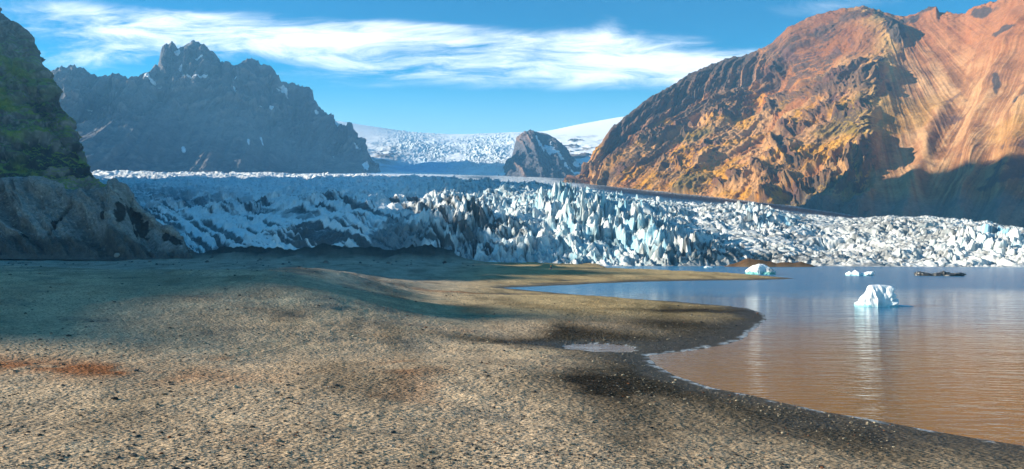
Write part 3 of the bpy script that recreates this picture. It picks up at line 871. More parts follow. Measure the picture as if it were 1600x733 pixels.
def build_brown():
    crest = [(870, 300), (890, 296), (900, 289), (906, 278), (914, 266), (922, 252), (931, 238), (940, 224), (948, 212), (957, 199), (966, 192), (976, 184), (988, 174), (1000, 165), (1012, 156), (1025, 147), (1040, 139),
             (1056, 131), (1068, 122), (1080, 115), (1094, 108), (1108, 102), (1120, 97), (1135, 91), (1150, 89), (1164, 88), (1172, 84), (1184, 80), (1197, 73), (1208, 66), (1220, 54), (1230, 46), (1245, 38), (1262, 29),
             (1280, 23), (1300, 18), (1325, 14), (1350, 12), (1362, 15), (1380, 21), (1398, 25), (1412, 27), (1424, 24), (1436, 23), (1450, 22), (1467, 21), (1480, 19), (1500, 22), (1508, 21), (1516, 14), (1530, 8), (1545, 5),
             (1562, 0), (1580, -3), (1610, -12), (1700, -44), (1900, -115), (2000, -140)]
    cyt = [(870, 1500), (905, 1540), (960, 1620), (1060, 1640), (1190, 1600), (1290, 1540), (1400, 1440), (1465, 1380), (1520, 1300), (1610, 1160), (1800, 950), (2000, 850)]
    bt = [(870, 304, 1480), (900, 296, 1480), (1000, 306, 1300), (1100, 316, 1150), (1200, 328, 1000), (1300, 342, 870), (1400, 362, 790), (1500, 378, 730), (1600, 398, 670), (1800, 420, 560), (2000, 430, 500)]
    px_s = [870, 890, 905, 925, 950, 975, 1000, 1050, 1100, 1150, 1200, 1250, 1300, 1350, 1400, 1450, 1500, 1550, 1600, 1700, 1800, 2000]
    cp = [np.interp(p, *zip(*crest)) for p in px_s]
    cy = [np.interp(p, *zip(*cyt)) for p in px_s]
    bp = [np.interp(p, [b[0] for b in bt], [b[1] for b in bt]) for p in px_s]
    by = [np.interp(p, [b[0] for b in bt], [b[2] for b in bt]) for p in px_s]
    clif = [np.interp(p, [870, 905, 960, 1190, 1260, 1320, 2000], [0.5, 0.5, 0.62, 0.62, 0.62, 0.60, 0.60]) for p in px_s]
    cyf = [np.interp(p, [870, 905, 960, 1190, 1260, 1320, 2000], [0.6, 0.7, 0.84, 0.84, 0.70, 0.58, 0.52]) for p in px_s]
    r1 = [(p, lerp(b, c, 0.30), lerp(y0, y1, 0.32)) for p, c, b, y0, y1 in zip(px_s, cp, bp, by, cy)]
    r2 = [(p, lerp(b, c, k), lerp(y0, y1, q)) for p, c, b, y0, y1, k, q in zip(px_s, cp, bp, by, cy, clif, cyf)]
    cr = [(a, b, np.interp(a, *zip(*cyt))) for a, b in crest]
    back = [(p, c + 45, y + 300) for p, c, y in zip(px_s, cp, cy)]
    PX, PY, Y = loft([bt, r1, r2, cr, back], 872, 1900, 1350, [150, 170, 190, 14], sharp=(3,), sig=10)
    P = to_world(PX, PY, Y).copy()
    X, Z = P[..., 0], P[..., 2]
    V = np.broadcast_to(np.interp(np.arange(P.shape[0]), [0, 150, 320, 510, 524], [0, 1, 2, 3, 3.3])[:, None], PX.shape)
    N = normals(P)
    CP = np.interp(PX, *zip(*crest))
    below = PY - CP                                     # how far under the skyline
    T = X * 0.55 - Y * 0.83                             # along the mountain front
    wob = fbm(X / 120, Y / 120, Z / 120, 3, 501)
    # zones
    cliff = sst(PX, 925, 965) * (1 - sst(PX, 1165, 1215)) * (1 - sst(below + 10 * wob, 46, 66))
    fanx = PX + 0.0
    right = sst(PX - (1372 + (PY - 60) * -0.10) - 8 * wob, 0, 26)          # scree bowl right of the spur
    mid = (1 - cliff) * (1 - right)
    low = sst(PY, 245, 300)
    # columnar cliff
    cols = streak(T / 30 + wob * 0.4, Z / 230, 4, 502, 0.62)
    led = fbm(T / 130, Z / 14 + wob, 0, 4, 503)
    # broken rocky slope: outcrops and gullies down the fall line
    ac = PX * 0.60 + PY * 0.80 + 9 * wob
    al = -PX * 0.80 + PY * 0.60
    gul = ridged(ac / 52, al / 230, 0, 6, 504, 0.58)
    strk = streak(ac / 24, al / 230, 4, 520, 0.62)
    grit = fbm(X / 7, Y / 7, Z / 7, 3, 516)
    out = ridged(ac / 26 + 0.5 * wob, al / 42, 0, 5, 505, 0.66)
    outm = sst(fbm(T / 110, Z / 70, Y / 300, 4, 506), -0.05, 0.40) * mid
    rough = fbm(X / 16, Y / 16, Z / 16, 4, 507)
    # scree runnels fanning from the notch under the summit knob
    c1 = (PX - 1290) * 120 / (PY + 120) + 1.0 * wob
    c2 = PX + 0.50 * PY + 2.0 * wob
    fan = streak(c1 / 14, (PX + PY) / 260, 4, 508, 0.6)
    vert = streak(c2 / 15, PY / 200, 4, 509, 0.6)
    wv = sst(PX + (PY - 120) * 0.30 + 14 * wob, 1490, 1535)
    runs = lerp(fan, vert, wv)
    spurd = polydist(PX, PY, [(1352, 12), (1392, 55), (1384, 110), (1372, 180), (1345, 240), (1300, 300), (1270, 330)])
    spur = np.exp(-(spurd / 34) ** 2)
    bowl = bump2(PX, PY, 1490, 130, 70, 90, 20)
    smo = 1 - 0.7 * sst(PX, 1180, 1230) * (1 - sst(PY, 80, 120))
    d = cliff * (13 * cols + 4 * led + 2 * rough) + smo * mid * (15 * gul + 3.0 * rough + 5 * strk) + smo * outm * (9 * out) + (1.5 - 1.2 * right) * grit + right * (2.0 * runs + 0.5 * rough + 6 * fbm(X / 60, Y / 60, Z / 60, 3, 517)) \
        + 16 * spur * sst(V, 0.2, 0.9) - 8 * bowl
    ribs = 0
    for line, hgt, wd in [([(1590, 40), (1552, 130), (1528, 200), (1500, 330)], 13, 17), ([(1660, 90), (1600, 180), (1575, 270), (1555, 360)], 15, 20), ([(1470, 170), (1446, 240), (1410, 330)], 10, 14),
                          ([(1240, 60), (1260, 150), (1215, 250), (1190, 320)], 14, 22), ([(1130, 180), (1105, 250), (1080, 300)], 10, 18), ([(1015, 200), (975, 270), (960, 300)], 8, 14)]:
        ribs = ribs + hgt * np.exp(-(polydist(PX + 9 * wob, PY, line) / wd) ** 2)
    d = d + ribs + 12 * out * np.exp(-(polydist(PX + 10 * wob, PY, [(1222, 110), (1203, 150), (1232, 195), (1225, 230), (1246, 262), (1240, 292)]) / 16) ** 2)
    strat = fbm(PX / 160, (below + 0.10 * PX + 8 * wob) / 11, 0, 5, 518)
    sedge = (1 - sst(PX, 1240, 1330)) * (1 - sst(below, 90, 150))
    d = d + 9 * sedge * strat
    # dark buttress below the summit
    but = bump2(PX, PY, 1398, 62, 24, 16, 35)
    d = d + but * (5 + 6 * out)
    edge = (1 - 0.82 * sst(V, 2.7, 3.0)) * sst(V, 0.0, 0.15)
    P += N * (d * edge)[..., None]
    P[..., 2] += sst(V, 2.8, 3.0) * 4 * fbm(X / 12, Y / 12, 0, 3, 510)
    P[..., 2] += sst(V, 2.86, 2.97) * (1 - sst(V, 3.03, 3.2)) * np.interp(PX, [1420, 1434, 1441, 1447, 1453, 1463, 1468], [0, 3, 9, 11, 14, 14.5, 0])

    slope = 1 - np.abs(normals(P)[..., 2])
    nA = fbm(T / 70, Z / 45, 0, 4, 511)
    nB = fbm(ac / 13, al / 26, 0, 5, 512)
    nC = fbm(T / 170, Z / 120, 4, 3, 513)
    col = np.empty(P.shape, np.float32)
    col[:] = (0.40, 0.170, 0.060)                                              # warm orange-brown talus
    col = cmix(col, (0.54, 0.330, 0.150), sst(0.5 * gul + 0.8 * strk + 0.3 * nB, -0.1, 0.5) * mid * 0.75)
    col = cmix(col, (0.24, 0.100, 0.042), sst(-strk - 0.2 * nB, 0.0, 0.4) * mid * 0.6)   # pale tan runs
    col = cmix(col, (0.56, 0.280, 0.022), sst(nA + 0.4 * nC, -0.1, 0.35) * mid * sst(PY, 100, 190) * 0.8)   # yellow moss
    col = cmix(col, (0.20, 0.165, 0.040), sst(nC - 0.3 * nA, -0.05, 0.35) * mid * sst(PY, 110, 200) * 0.75)
    upr = sst(PX, 1150, 1230) * (1 - sst(PY, 70, 115)) * (1 - right)
    col = cmix(col, (0.19, 0.070, 0.030), upr * (0.65 + 0.3 * sst(nB, -0.3, 0.4)))       # red brown dome
    col = cmix(col, (0.27, 0.115, 0.055), upr * sst(strk + 0.5 * gul, 0.05, 0.5) * 0.6)
    och = bump2(PX, PY, 1010, 245, 75, 11, -24) + bump2(PX, PY, 1330, 285, 40, 14, -25) + 0.8 * bump2(PX, PY, 1180, 165, 40, 12, -30) + 0.9 * bump2(PX, PY, 1240, 275, 40, 14, -20) + 0.8 * bump2(PX, PY, 1365, 115, 14, 20)
    col = cmix(col, (0.60, 0.28, 0.014), np.clip(och * sst(nB + nA, -0.5, 0.3), 0, 1) * 0.85 * (1 - cliff))
    pur = bump2(PX, PY, 1315, 155, 42, 20, -20) + 0.7 * bump2(PX, PY, 1300, 195, 30, 14, -35)
    col = cmix(col, (0.17, 0.060, 0.058), np.clip(pur * sst(nB, -0.4, 0.2), 0, 1) * 0.8)
    # scree bowl
    sc = np.empty(P.shape, np.float32)
    sc[:] = (0.34, 0.165, 0.075)
    rn = fbm(X / 30, Y / 30, Z / 30, 4, 519)
    runs = runs * (0.9 + 0.4 * rn) + 0.25 * rn
    sc = cmix(sc, (0.50, 0.300, 0.150), sst(runs, -0.1, 0.55))
    sc = cmix(sc, (0.19, 0.100, 0.050), sst(-runs, -0.1, 0.4) * 0.85)
    sc = cmix(sc, (0.33, 0.125, 0.050), (1 - sst(PY + 14 * nA, 50, 130)) * 0.8)
    sc = cmix(sc, (0.46, 0.27, 0.06), sst(nC + 0.4 * nA, 0.05, 0.45) * sst(PY, 110, 170) * 0.45)
    sc = cmix(sc, (0.31, 0.14, 0.07), sst(PX, 1450, 1600) * sst(nA, -0.2, 0.4) * 0.6)
    col = col + (sc - col) * right[..., None]
    col = cmix(col, (0.60, 0.38, 0.14), np.exp(-(spurd / 20) ** 2) * sst(nB + nA, -0.5, 0.2) * 0.8)
    # rock where it is steep, plus the dark cliff
    rk = sst(slope + 0.14 * nB, 0.50, 0.66) * mid * sst(nC + nB * 0.6, -0.6, 0.2)
    rk = np.maximum(rk, outm * sst(out, 0.1, 0.5) * 0.85)
    rk = np.maximum(rk, sedge * (1 - cliff) * sst(strat + 0.3 * nB, 0.05, 0.3) * sst(PX, 930, 980) * sst(below, 20, 50) * 0.9)
    crag = polydist(PX + 10 * wob, PY, [(1222, 110), (1203, 150), (1232, 195), (1225, 230), (1246, 262), (1240, 292)])
    rk = np.maximum(rk, np.exp(-(crag / 13) ** 2) * sst(nB + 0.3 * nA, -0.25, 0.15))
    crag2 = polydist(PX + 10 * wob, PY, [(1060, 195), (1030, 232), (990, 262), (950, 290)])
    rk = np.maximum(rk, np.exp(-(crag2 / 9) ** 2) * sst(nB + 0.3 * nA, -0.15, 0.2))
    rk = np.maximum(rk, right * sst(nA + 0.25 * nB - 0.2 * runs, 0.25, 0.45) * sst(PX, 1440, 1500) * sst(PY, 110, 160) * 0.8)
    rk = np.maximum(rk, bump2(PX, PY, 1250, 118, 70, 9, -8) * sst(nB, -0.4, 0.1))
    col = cmix(col, (0.075, 0.058, 0.052), rk * 0.88)
    col = cmix(col, (0.17, 0.085, 0.075), rk * sst(nA, 0.0, 0.5) * 0.6)
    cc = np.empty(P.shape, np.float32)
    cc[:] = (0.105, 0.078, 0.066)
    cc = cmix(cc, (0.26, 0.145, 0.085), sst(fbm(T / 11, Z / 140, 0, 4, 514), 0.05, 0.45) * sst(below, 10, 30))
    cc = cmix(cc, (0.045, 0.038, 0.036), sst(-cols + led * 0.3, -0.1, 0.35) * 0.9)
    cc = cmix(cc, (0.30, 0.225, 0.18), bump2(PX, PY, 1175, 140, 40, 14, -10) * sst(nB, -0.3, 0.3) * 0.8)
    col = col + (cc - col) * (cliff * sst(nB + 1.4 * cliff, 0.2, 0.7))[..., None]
    knob = bump2(PX, PY, 1452, 17, 20, 8) + 0.8 * bump2(PX, PY, 1425, 32, 30, 7, -15) + bump2(PX, PY, 1535, 18, 26, 9, -15) + 0.8 * bump2(PX, PY, 1570, 50, 26, 5, -15) + but * 1.1 + 0.7 * bump2(PX, PY, 1380, 30, 22, 7, 25) \
        + 0.8 * bump2(PX, PY, 1368, 108, 12, 10) + 0.7 * bump2(PX, PY, 1385, 145, 10, 8) + 0.7 * bump2(PX, PY, 1600, 160, 25, 14) + 0.6 * bump2(PX, PY, 1505, 150, 12, 14) + 0.7 * bump2(PX, PY, 1560, 135, 6, 20, 10) + 0.6 * bump2(PX, PY, 1220, 112, 16, 9)
    col = cmix(col, (0.060, 0.055, 0.058), sst(np.clip(knob, 0, 1) + 0.35 * nB, 0.38, 0.62) * 0.9)
    # grey talus along the foot of the shaded face
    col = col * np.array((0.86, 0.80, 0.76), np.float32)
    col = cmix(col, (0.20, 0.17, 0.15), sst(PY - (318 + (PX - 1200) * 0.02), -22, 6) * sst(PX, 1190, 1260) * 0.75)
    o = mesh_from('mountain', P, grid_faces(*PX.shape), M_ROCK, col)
    tag(o, 'steep orange brown mountain with dark cliff band beside the glacier', None, None, 'structure')


build_brown()


def build_hillside():
    # visible end of the slope, then its continuation beyond the frame that shades the ice and the beach
    crest = [(158, 296), (150, 285), (140, 263), (125, 241), (113, 217), (106, 186), (97, 170), (90, 160), (82, 143), (78, 128), (72, 112), (63, 102), (56, 92), (53, 77), (46, 66), (38, 53), (30, 46), (20, 38), (10, 31), (0, 27)]
    # end part: a loft like the others
    cr = [(a, b, 560 + (158 - a) * 0.75) for a, b in crest[::-1]] + [(185, 320, 540)]
    cr = [(-420, -364, 1040), (-300, -377, 930), (-200, -384, 800), (-120, -316, 730), (-60, -137, 700)] + cr
    base = [(-420, 400, 430), (0, 400, 470), (100, 340, 500), (158, 305, 530), (185, 325, 530)]
    r1 = [(-420, 150, 640), (-200, 170, 580), (0, 235, 540), (60, 262, 535), (110, 280, 535), (158, 300, 540), (185, 322, 535)]
    r2 = [(-420, -220, 830), (-200, -40, 690), (0, 105, 610), (40, 150, 592), (80, 215, 575), (110, 252, 565), (158, 298, 550), (185, 321, 537)]
    back = [(p[0], HZ - ((HZ - p[1]) * p[2] * 0.15) / (p[2] + 160), p[2] + 160) for p in cr]
    PX, PY, Y = loft([base, r1, r2, cr, back], -420, 180, 760, [110, 130, 150, 20], sharp=(3,), sig=8)
    P = to_world(PX, PY, Y).copy()
    X, Z = P[..., 0], P[..., 2]
    V = np.broadcast_to(np.interp(np.arange(P.shape[0]), [0, 110, 240, 390, 410], [0, 1, 2, 3, 3.3])[:, None], PX.shape)
    N = normals(P)
    wob = fbm(X / 60, Y / 60, Z / 60, 3, 601)
    T = X * 0.7 - Y * 0.7
    rb = ridged(T / 40 + wob * 0.7 + Z / 110, Z / 130, 0, 5, 602, 0.58)
    led = ridged(T / 70, Z / 16 + wob * 0.8, 0, 4, 603)
    rough = fbm(X / 8, Y / 8, Z / 8, 4, 604)
    rough2 = fbm(X / 3, Y / 3, Z / 3, 3, 607)
    d = 6 * rb + 5.5 * led + 3.0 * rough + 1.2 * rough2
    P += N * (d * (1 - 0.7 * sst(V, 2.75, 3.0)) * sst(V, 0, 0.2))[..., None]
    P[..., 2] += sst(V, 2.8, 3.0) * 1.6 * fbm(X / 6, Y / 6, 0, 3, 605)
    up = normals(P)[..., 2]
    nA = fbm(X / 26, Y / 26, Z / 26, 4, 606)
    col = np.empty(P.shape, np.float32)
    col[:] = (0.15, 0.15, 0.135)
    col = cmix(col, (0.28, 0.265, 0.23), sst(nA + 0.5 * rough, 0.0, 0.7) * 0.7)
    col = cmix(col, (0.032, 0.033, 0.033), np.maximum(sst(-rb + 0.3 * rough, -0.05, 0.3), sst(-led + 0.4 * rough, 0.0, 0.4)) * 0.8)  # shade of crevices and gullies deepened in the rock colour
    col = cmix(col, (0.33, 0.31, 0.27), sst(rough2 + 0.6 * rb, 0.35, 0.8) * 0.6)
    mo = sst(up + 0.30 * nA, 0.38, 0.62) * sst(PY, 55, 85)
    mo = np.maximum(mo, bump2(PX, PY, 30, 115, 55, 13, 42) * sst(rough + nA, -0.6, 0.2))
    mo = np.maximum(mo, bump2(PX, PY, 10, 180, 22, 60, -20) * sst(rough + nA, -0.4, 0.3) * 0.9)
    mo = np.maximum(mo, bump2(PX, PY, 45, 268, 30, 6, 30) * 0.8)
    col = cmix(col, (0.18, 0.27, 0.055), mo * 0.85)
    col = cmix(col, (0.22, 0.25, 0.040), np.clip(mo * sst(nA + rough, 0.1, 0.6), 0, 1) * 0.8)
    o = mesh_from('hillside', P, grid_faces(*PX.shape), M_CLIFF, col)
    tag(o, 'steep dark mossy rock slope at the edge of the glacier', None, None, 'structure')


build_hillside()


def build_valley_side():
    """the valley side carries on past the frame's edge towards the camera"""
    ys = np.linspace(20, 700, 150)
    s = np.linspace(0, 1, 70)
    Sg, Yg = np.meshgrid(s, ys)
    H = np.interp(Yg, [20, 54, 60, 70, 92, 115, 153, 230, 300, 380, 480, 540, 600, 700], [15, 110, 185, 212, 208, 204, 208, 226, 234, 247, 270, 290, 380, 480])
    x0 = np.interp(Yg, [20, 300, 480, 700], [-330, -400, -470, -640])
    prof = np.where(Sg < 0.55, (Sg / 0.55) ** 1.2, 1 - 0.25 * ((Sg - 0.55) / 0.45) ** 2)
    X = x0 - Sg * 480
    Z = prof * H + 4 * fbm(X / 40, Yg / 40, 0, 5, 701) * prof + 14 * prof * ridged(X / 160, Yg / 45, 0, 4, 702) - 1
    P = np.stack([X, Yg, Z], -1)
    col = np.empty(P.shape, np.float32)
    col[:] = (0.085, 0.085, 0.06)
    col = cmix(col, (0.075, 0.100, 0.020), sst(fbm(X / 40, Yg / 40, 4, 4, 703), -0.2, 0.4))
    o = mesh_from('shade_hills', P[:, ::-1], grid_faces(*X.shape), M_CLIFF, col[:, ::-1])
    tag(o, 'unseen mossy valley side shaped to shade the beach', None, None, 'structure')


build_valley_side()


def build_moraine():
    crest = [(-260, 290), (-60, 284), (0, 279), (20, 277), (62, 277), (76, 281), (88, 287), (100, 294), (116, 296), (135, 295), (150, 295), (165, 293), (182, 293), (196, 296), (208, 302), (214, 314), (222, 325), (238, 340), (255, 352),
             (270, 362), (284, 376), (298, 392), (312, 404), (340, 414)]
    cr = [(a, b, 345 - 0.12 * max(a - 180, 0)) for a, b in crest]
    base = [(-260, 408, 295), (0, 405, 298), (150, 406, 298), (300, 409, 300), (340, 414, 298)]
    r1 = [(a, lerp(407, b, 0.28) if b < 405 else b, 312) for a, b, _ in cr]
    r2 = [(a, lerp(407, b, 0.72) if b < 405 else b, 330) for a, b, _ in cr]
    back = [(a, b + 50, y + 60) for a, b, y in cr]
    PX, PY, Y = loft([base, r1, r2, cr, back], -260, 338, 780, [60, 110, 90, 20], sharp=(3,), sig=7)
    P = to_world(PX, PY, Y).copy()
    X, Z = P[..., 0], P[..., 2]
    V = np.broadcast_to(np.interp(np.arange(P.shape[0]), [0, 60, 170, 260, 280], [0, 1, 2, 3, 3.3])[:, None], PX.shape)
    N = normals(P)
    gu = ridged((PX - PY * 0.8) / 34 + 0.4 * fbm(X / 20, Z / 20, 0, 3, 801), (PX * 0.2 + PY) / 160, 0, 4, 802)
    rough = fbm(X / 3, Y / 3, Z / 3, 4, 803)
    spur = np.exp(-(polydist(PX, PY, [(190, 293), (186, 330), (180, 380)]) / 16) ** 2) - 0.9 * np.exp(-(polydist(PX, PY, [(205, 320), (222, 350), (240, 380)]) / 15) ** 2)
    scar = np.exp(-(polydist(PX, PY, [(112, 312), (104, 322), (92, 345), (78, 368)]) / 3.0) ** 2) + 0.6 * np.exp(-(polydist(PX, PY, [(20, 283), (24, 300), (20, 316)]) / 2.5) ** 2)
    d = 4.2 * gu + 1.0 * rough + 7 * spur - 1.8 * scar
    P += N * (d * (1 - 0.8 * sst(V, 2.7, 3.0)) * sst(V, 0.0, 0.4))[..., None]
    P[..., 2] += 1.3 * np.abs(fbm(X / 5, Y / 5, 0, 4, 805)) * (1 - sst(V, 0.8, 1.3)) * sst(V, 0, 0.2)
    nA = fbm(X / 9, Z / 7, 0, 4, 804)
    col = np.empty(P.shape, np.float32)
    col[:] = (0.235, 0.232, 0.215)
    col = cmix(col, (0.31, 0.305, 0.28), sst(gu + nA * 0.5, 0.0, 0.7) * 0.8)
    col = cmix(col, (0.10, 0.095, 0.080), sst(-gu + nA * 0.6, 0.1, 0.8) * 0.7)
    fz = fbm(X / 1.3, Z / 1.1, Y / 2, 3, 806)
    col = cmix(col, (0.45, 0.43, 0.37), sst(fz, 0.45, 0.75) * 0.8)
    col = cmix(col, (0.09, 0.085, 0.07), sst(-fz, 0.35, 0.75) * 0.7)
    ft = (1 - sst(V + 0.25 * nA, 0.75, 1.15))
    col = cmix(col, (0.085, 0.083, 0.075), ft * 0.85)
    dkp = np.zeros(PX.shape)
    for a in [(192, 346, 6, 24, 4), (208, 332, 13, 17, -35), (226, 352, 9, 18, -30), (214, 358, 6, 12, -25), (262, 372, 9, 9, -30), (168, 345, 11, 9, -30), (95, 340, 3.0, 12, 40), (86, 352, 6, 5, -40), (272, 384, 14, 9, 45), (40, 374, 4, 9, 20)]:
        dkp = np.maximum(dkp, bump2(PX, PY, *a))
    dkp = sst(dkp + 0.30 * nA + 0.2 * rough, 0.42, 0.60)
    col = cmix(col, (0.020, 0.019, 0.018), dkp * 0.92)
    col = cmix(col, (0.055, 0.05, 0.045), np.clip(scar, 0, 1) * 0.7)
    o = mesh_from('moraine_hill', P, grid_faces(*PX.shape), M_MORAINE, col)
    tag(o, 'grey moraine hill of loose gravel with dark slumped scars', None, None, 'structure')


build_moraine()


# ------------------------------------------------------------------ stones
def ico(sub):
    import bmesh
    bm = bmesh.new()
    bmesh.ops.create_icosphere(bm, subdivisions=sub, radius=1)
    v = np.array([q.co[:] for q in bm.verts], np.float32)
    f = np.array([[q.index for q in t.verts] for t in bm.faces], np.int32)
    bm.free()
    return v, f


def stone_shape(v, rng, sharp=0.12):
    p = v.copy()
    for _ in range(7):
        n = rng.normal(size=3)
        n /= np.linalg.norm(n)
        h = rng.uniform(0.55, 0.85)
        dd = p @ n - h
        p = p - np.maximum(dd, 0)[:, None] * n * 0.92
    p *= 1 + sharp * perlin(v[:, 0] * 2.2, v[:, 1] * 2.2, v[:, 2] * 2.2, rng.randint(99))[:, None]
    return p * rng.uniform(0.75, 1.25, 3)


rng = np.random.RandomState(11)


def scatter_gravel():
    """pebbles of the beach: nobody could count them"""
    v0, f0 = ico(1)
    protos = [stone_shape(v0, rng, 0.2) for _ in range(14)]
    n = 15000
    py = rng.uniform(470, 790, n * 2)
    y = CAM_H * F / (py - HZ)
    px = rng.uniform(-120, 1400, n * 2)
    x = (px - 800) / F * y
    z, sd, rub, bank = ground_z(x, y)
    dens = 0.45 + 0.8 * fbm(x / 7, y / 5, 0, 3, 901)
    keep = (sd > 0.15) & (z > 0.0) & (rng.rand(n * 2) < dens)
    x, y, z, sd = x[keep][:n], y[keep][:n], z[keep][:n], sd[keep][:n]
    m = len(x)
    r = 0.014 * np.exp(rng.normal(0, 0.55, m)) * (1 + y / 55)
    r = np.clip(r, 0.015, 0.13)
    a = rng.uniform(0, 6.283, m)
    V, Fa, Cc = [], [], []
    base = np.array([(0.055, 0.053, 0.050), (0.10, 0.085, 0.07), (0.20, 0.165, 0.12), (0.36, 0.29, 0.20), (0.17, 0.075, 0.04)], np.float32)
    ci = rng.choice(5, m, p=[0.25, 0.22, 0.25, 0.22, 0.06])
    k = len(v0)
    for i in range(m):
        p = protos[i % 14]
        c, s = math.cos(a[i]), math.sin(a[i])
        q = np.empty_like(p)
        q[:, 0] = (p[:, 0] * c - p[:, 1] * s) * r[i] * 1.35 + x[i]
        q[:, 1] = (p[:, 0] * s + p[:, 1] * c) * r[i] + y[i]
        q[:, 2] = p[:, 2] * r[i] * 0.7 + z[i] + r[i] * 0.25
        V.append(q)
    V = np.concatenate(V)
    Fa = (f0[None] + (np.arange(m) * k)[:, None, None]).reshape(-1, 3)
    jit = rng.uniform(0.75, 1.3, m)
    Cc = np.repeat(base[ci] * jit[:, None], k, 0)
    o = mesh_from('gravel', V, Fa, M_STONE, Cc, smooth=False)
    tag(o, 'loose dark and tan pebbles covering the beach', None, None, 'stuff')


scatter_gravel()


def stone_at(name, px, py_base, size, label, cat, group, proto, zoff=0.22, flat=0.75, y=None):
    y = y if y is not None else CAM_H * F / (py_base - HZ)
    for _ in range(6):        # slide along the sight line to where it meets the ground
        x = (px - 800) / F * y
        z = float(ground_z(np.array([x]), np.array([y]))[0][0])
        y2 = (CAM_H - z) * F / (py_base - HZ)
        y = 0.5 * y + 0.5 * y2
    x = (px - 800) / F * y
    z = float(ground_z(np.array([x]), np.array([y]))[0][0])
    o = bpy.data.objects.new(name, proto)
    C.objects.link(o)
    o.location = (x, y, z + size * zoff)
    o.scale = (size * 1.2, size, size * flat)
    o.rotation_euler = (0, 0, random.random() * 6.28)
    tag(o, label, cat, group)
    return o


random.seed(5)
v2, f2 = ico(3)
SP = []
for i in range(8):
    c_ = [(0.07, 0.068, 0.065), (0.12, 0.105, 0.09), (0.20, 0.17, 0.13), (0.09, 0.085, 0.085)][i % 4]
    q = stone_shape(v2, rng, 0.15)
    ob = mesh_from('cobble', q, f2, M_STONE, np.tile(np.array(c_, np.float32), (len(q), 1)), smooth=False, link=False)
    SP.append(ob.data)
    bpy.data.objects.remove(ob)

for i in range(22):
    px = random.uniform(10, 980)
    py = random.uniform(540, 725)
    x, y = (px - 800) / F * CAM_H * F / (py - HZ), CAM_H * F / (py - HZ)
    if shore_sd(np.array([x]), np.array([y]))[0] < 1:
        continue
    stone_at('cobble', px, py, random.uniform(0.06, 0.11), 'dark weathered cobble lying among the pebbles of the foreground beach', 'cobble', 'cobbles on the foreground beach', SP[i % 8])

# boulders of the debris in front of the ice and under the moraine hill
BV = []
for i in range(6):
    c_ = [(0.10, 0.098, 0.092), (0.15, 0.14, 0.125), (0.065, 0.064, 0.062)][i % 3]
    q = stone_shape(v2, rng, 0.12)
    ob = mesh_from('boulder', q, f2, M_STONE, np.tile(np.array(c_, np.float32), (len(q), 1)), smooth=False, link=False)
    BV.append(ob.data)
    bpy.data.objects.remove(ob)
for i in range(70):
    px = random.uniform(5, 740)
    py = random.uniform(408.5, 415) if px < 320 else random.uniform(407, 417)
    stone_at('boulder', px, py, random.choice([0.22, 0.25, 0.3, 0.35, 0.4, 0.5, 0.8]), 'dark grey boulder in the debris at the foot of the ice and moraine hill', 'boulder', 'boulders along the foot of the moraine and ice', BV[i % 6], 0.25, 0.8)

pale = mesh_from('boulder', stone_shape(v2, rng, 0.10), f2, M_STONE, np.tile(np.array((0.28, 0.26, 0.23), np.float32), (len(v2), 1)), link=False)
pm = pale.data
bpy.data.objects.remove(pale)
bo = bpy.data.objects.new('boulder', pm)
C.objects.link(bo)
bo.location = ((197 - 800) / F * 303, 296, CAM_H + (HZ - 399) / F * 296)
bo.scale = (1.35, 1.2, 1.1)
tag(bo, 'large pale rounded boulder at the foot of the grey moraine hill', 'boulder')


# ------------------------------------------------------------------ icebergs
def berg(name, outline, px, py_base, depth, label, colf, amp=0.12, seed=1, nsl=41, y=None, under=True):
    """closed body whose front outline is given in metres (x right, z up), rounded off in depth"""
    y = y or CAM_H * F / (py_base - HZ)
    ol = np.array(outline, float)
    # resample the outline
    seg = np.r_[0, np.cumsum(np.hypot(*np.diff(np.r_[ol, ol[:1]], axis=0).T))]
    tt = np.linspace(0, seg[-1], 161)[:-1]
    oc = np.r_[ol, ol[:1]]
    ox, oz = np.interp(tt, seg, oc[:, 0]), np.interp(tt, seg, oc[:, 1])
    cx, cz = (ox.min() + ox.max()) / 2, -0.3
    s = np.linspace(-1, 1, nsl)
    sc = (1 - np.abs(s) ** 3.0) ** 0.55
    sc[0] = sc[-1] = 0.02
    X = cx + (ox[None] - cx) * (0.35 + 0.65 * sc[:, None]) * (sc[:, None] ** 0.15)
    Z = cz + (oz[None] - cz) * sc[:, None]
    Yl = np.repeat(s[:, None] * depth, 160, 1) + 0.15 * depth * np.sin(ox[None] * 1.3)
    P = np.stack([X, Yl, Z], -1)
    dn = np.stack([perlin(P[..., 0] * 1.1, P[..., 1] * 1.1, P[..., 2] * 1.1, seed + i) + 0.5 * perlin(P[..., 0] * 3, P[..., 1] * 3, P[..., 2] * 1.5, seed + 9 + i) for i in range(3)], -1)
    fl = ridged(P[..., 0] * 1.3 / max(depth / 1.7, 0.5), P[..., 1] * 1.3, P[..., 2] * 0.25, 3, seed + 40)
    P = P + dn * amp + (P - P.mean((0, 1))) * np.array([0.05, 0.14, 0.0]) * fl[..., None]
    P[..., :2] -= (P[..., :2] - P[..., :2].mean((0, 1))) * (0.06 * np.exp(-((P[..., 2] - 0.12) / 0.10) ** 2))[..., None]
    Nn, Mm = P.shape[:2]
    idx = np.arange(Nn * Mm).reshape(Nn, Mm)
    nx = np.roll(idx, -1, 1)
    fc = np.stack([idx[:-1], nx[:-1], nx[1:], idx[1:]], -1).reshape(-1, 4)
    col = colf(P)
    o = mesh_from(name, P, fc, M_ICE, col)
    o.location = ((px - 800) / F * y, y, 0)
    o.rotation_euler = (0, 0, R(-18))
    tag(o, label, 'iceberg')
    return o


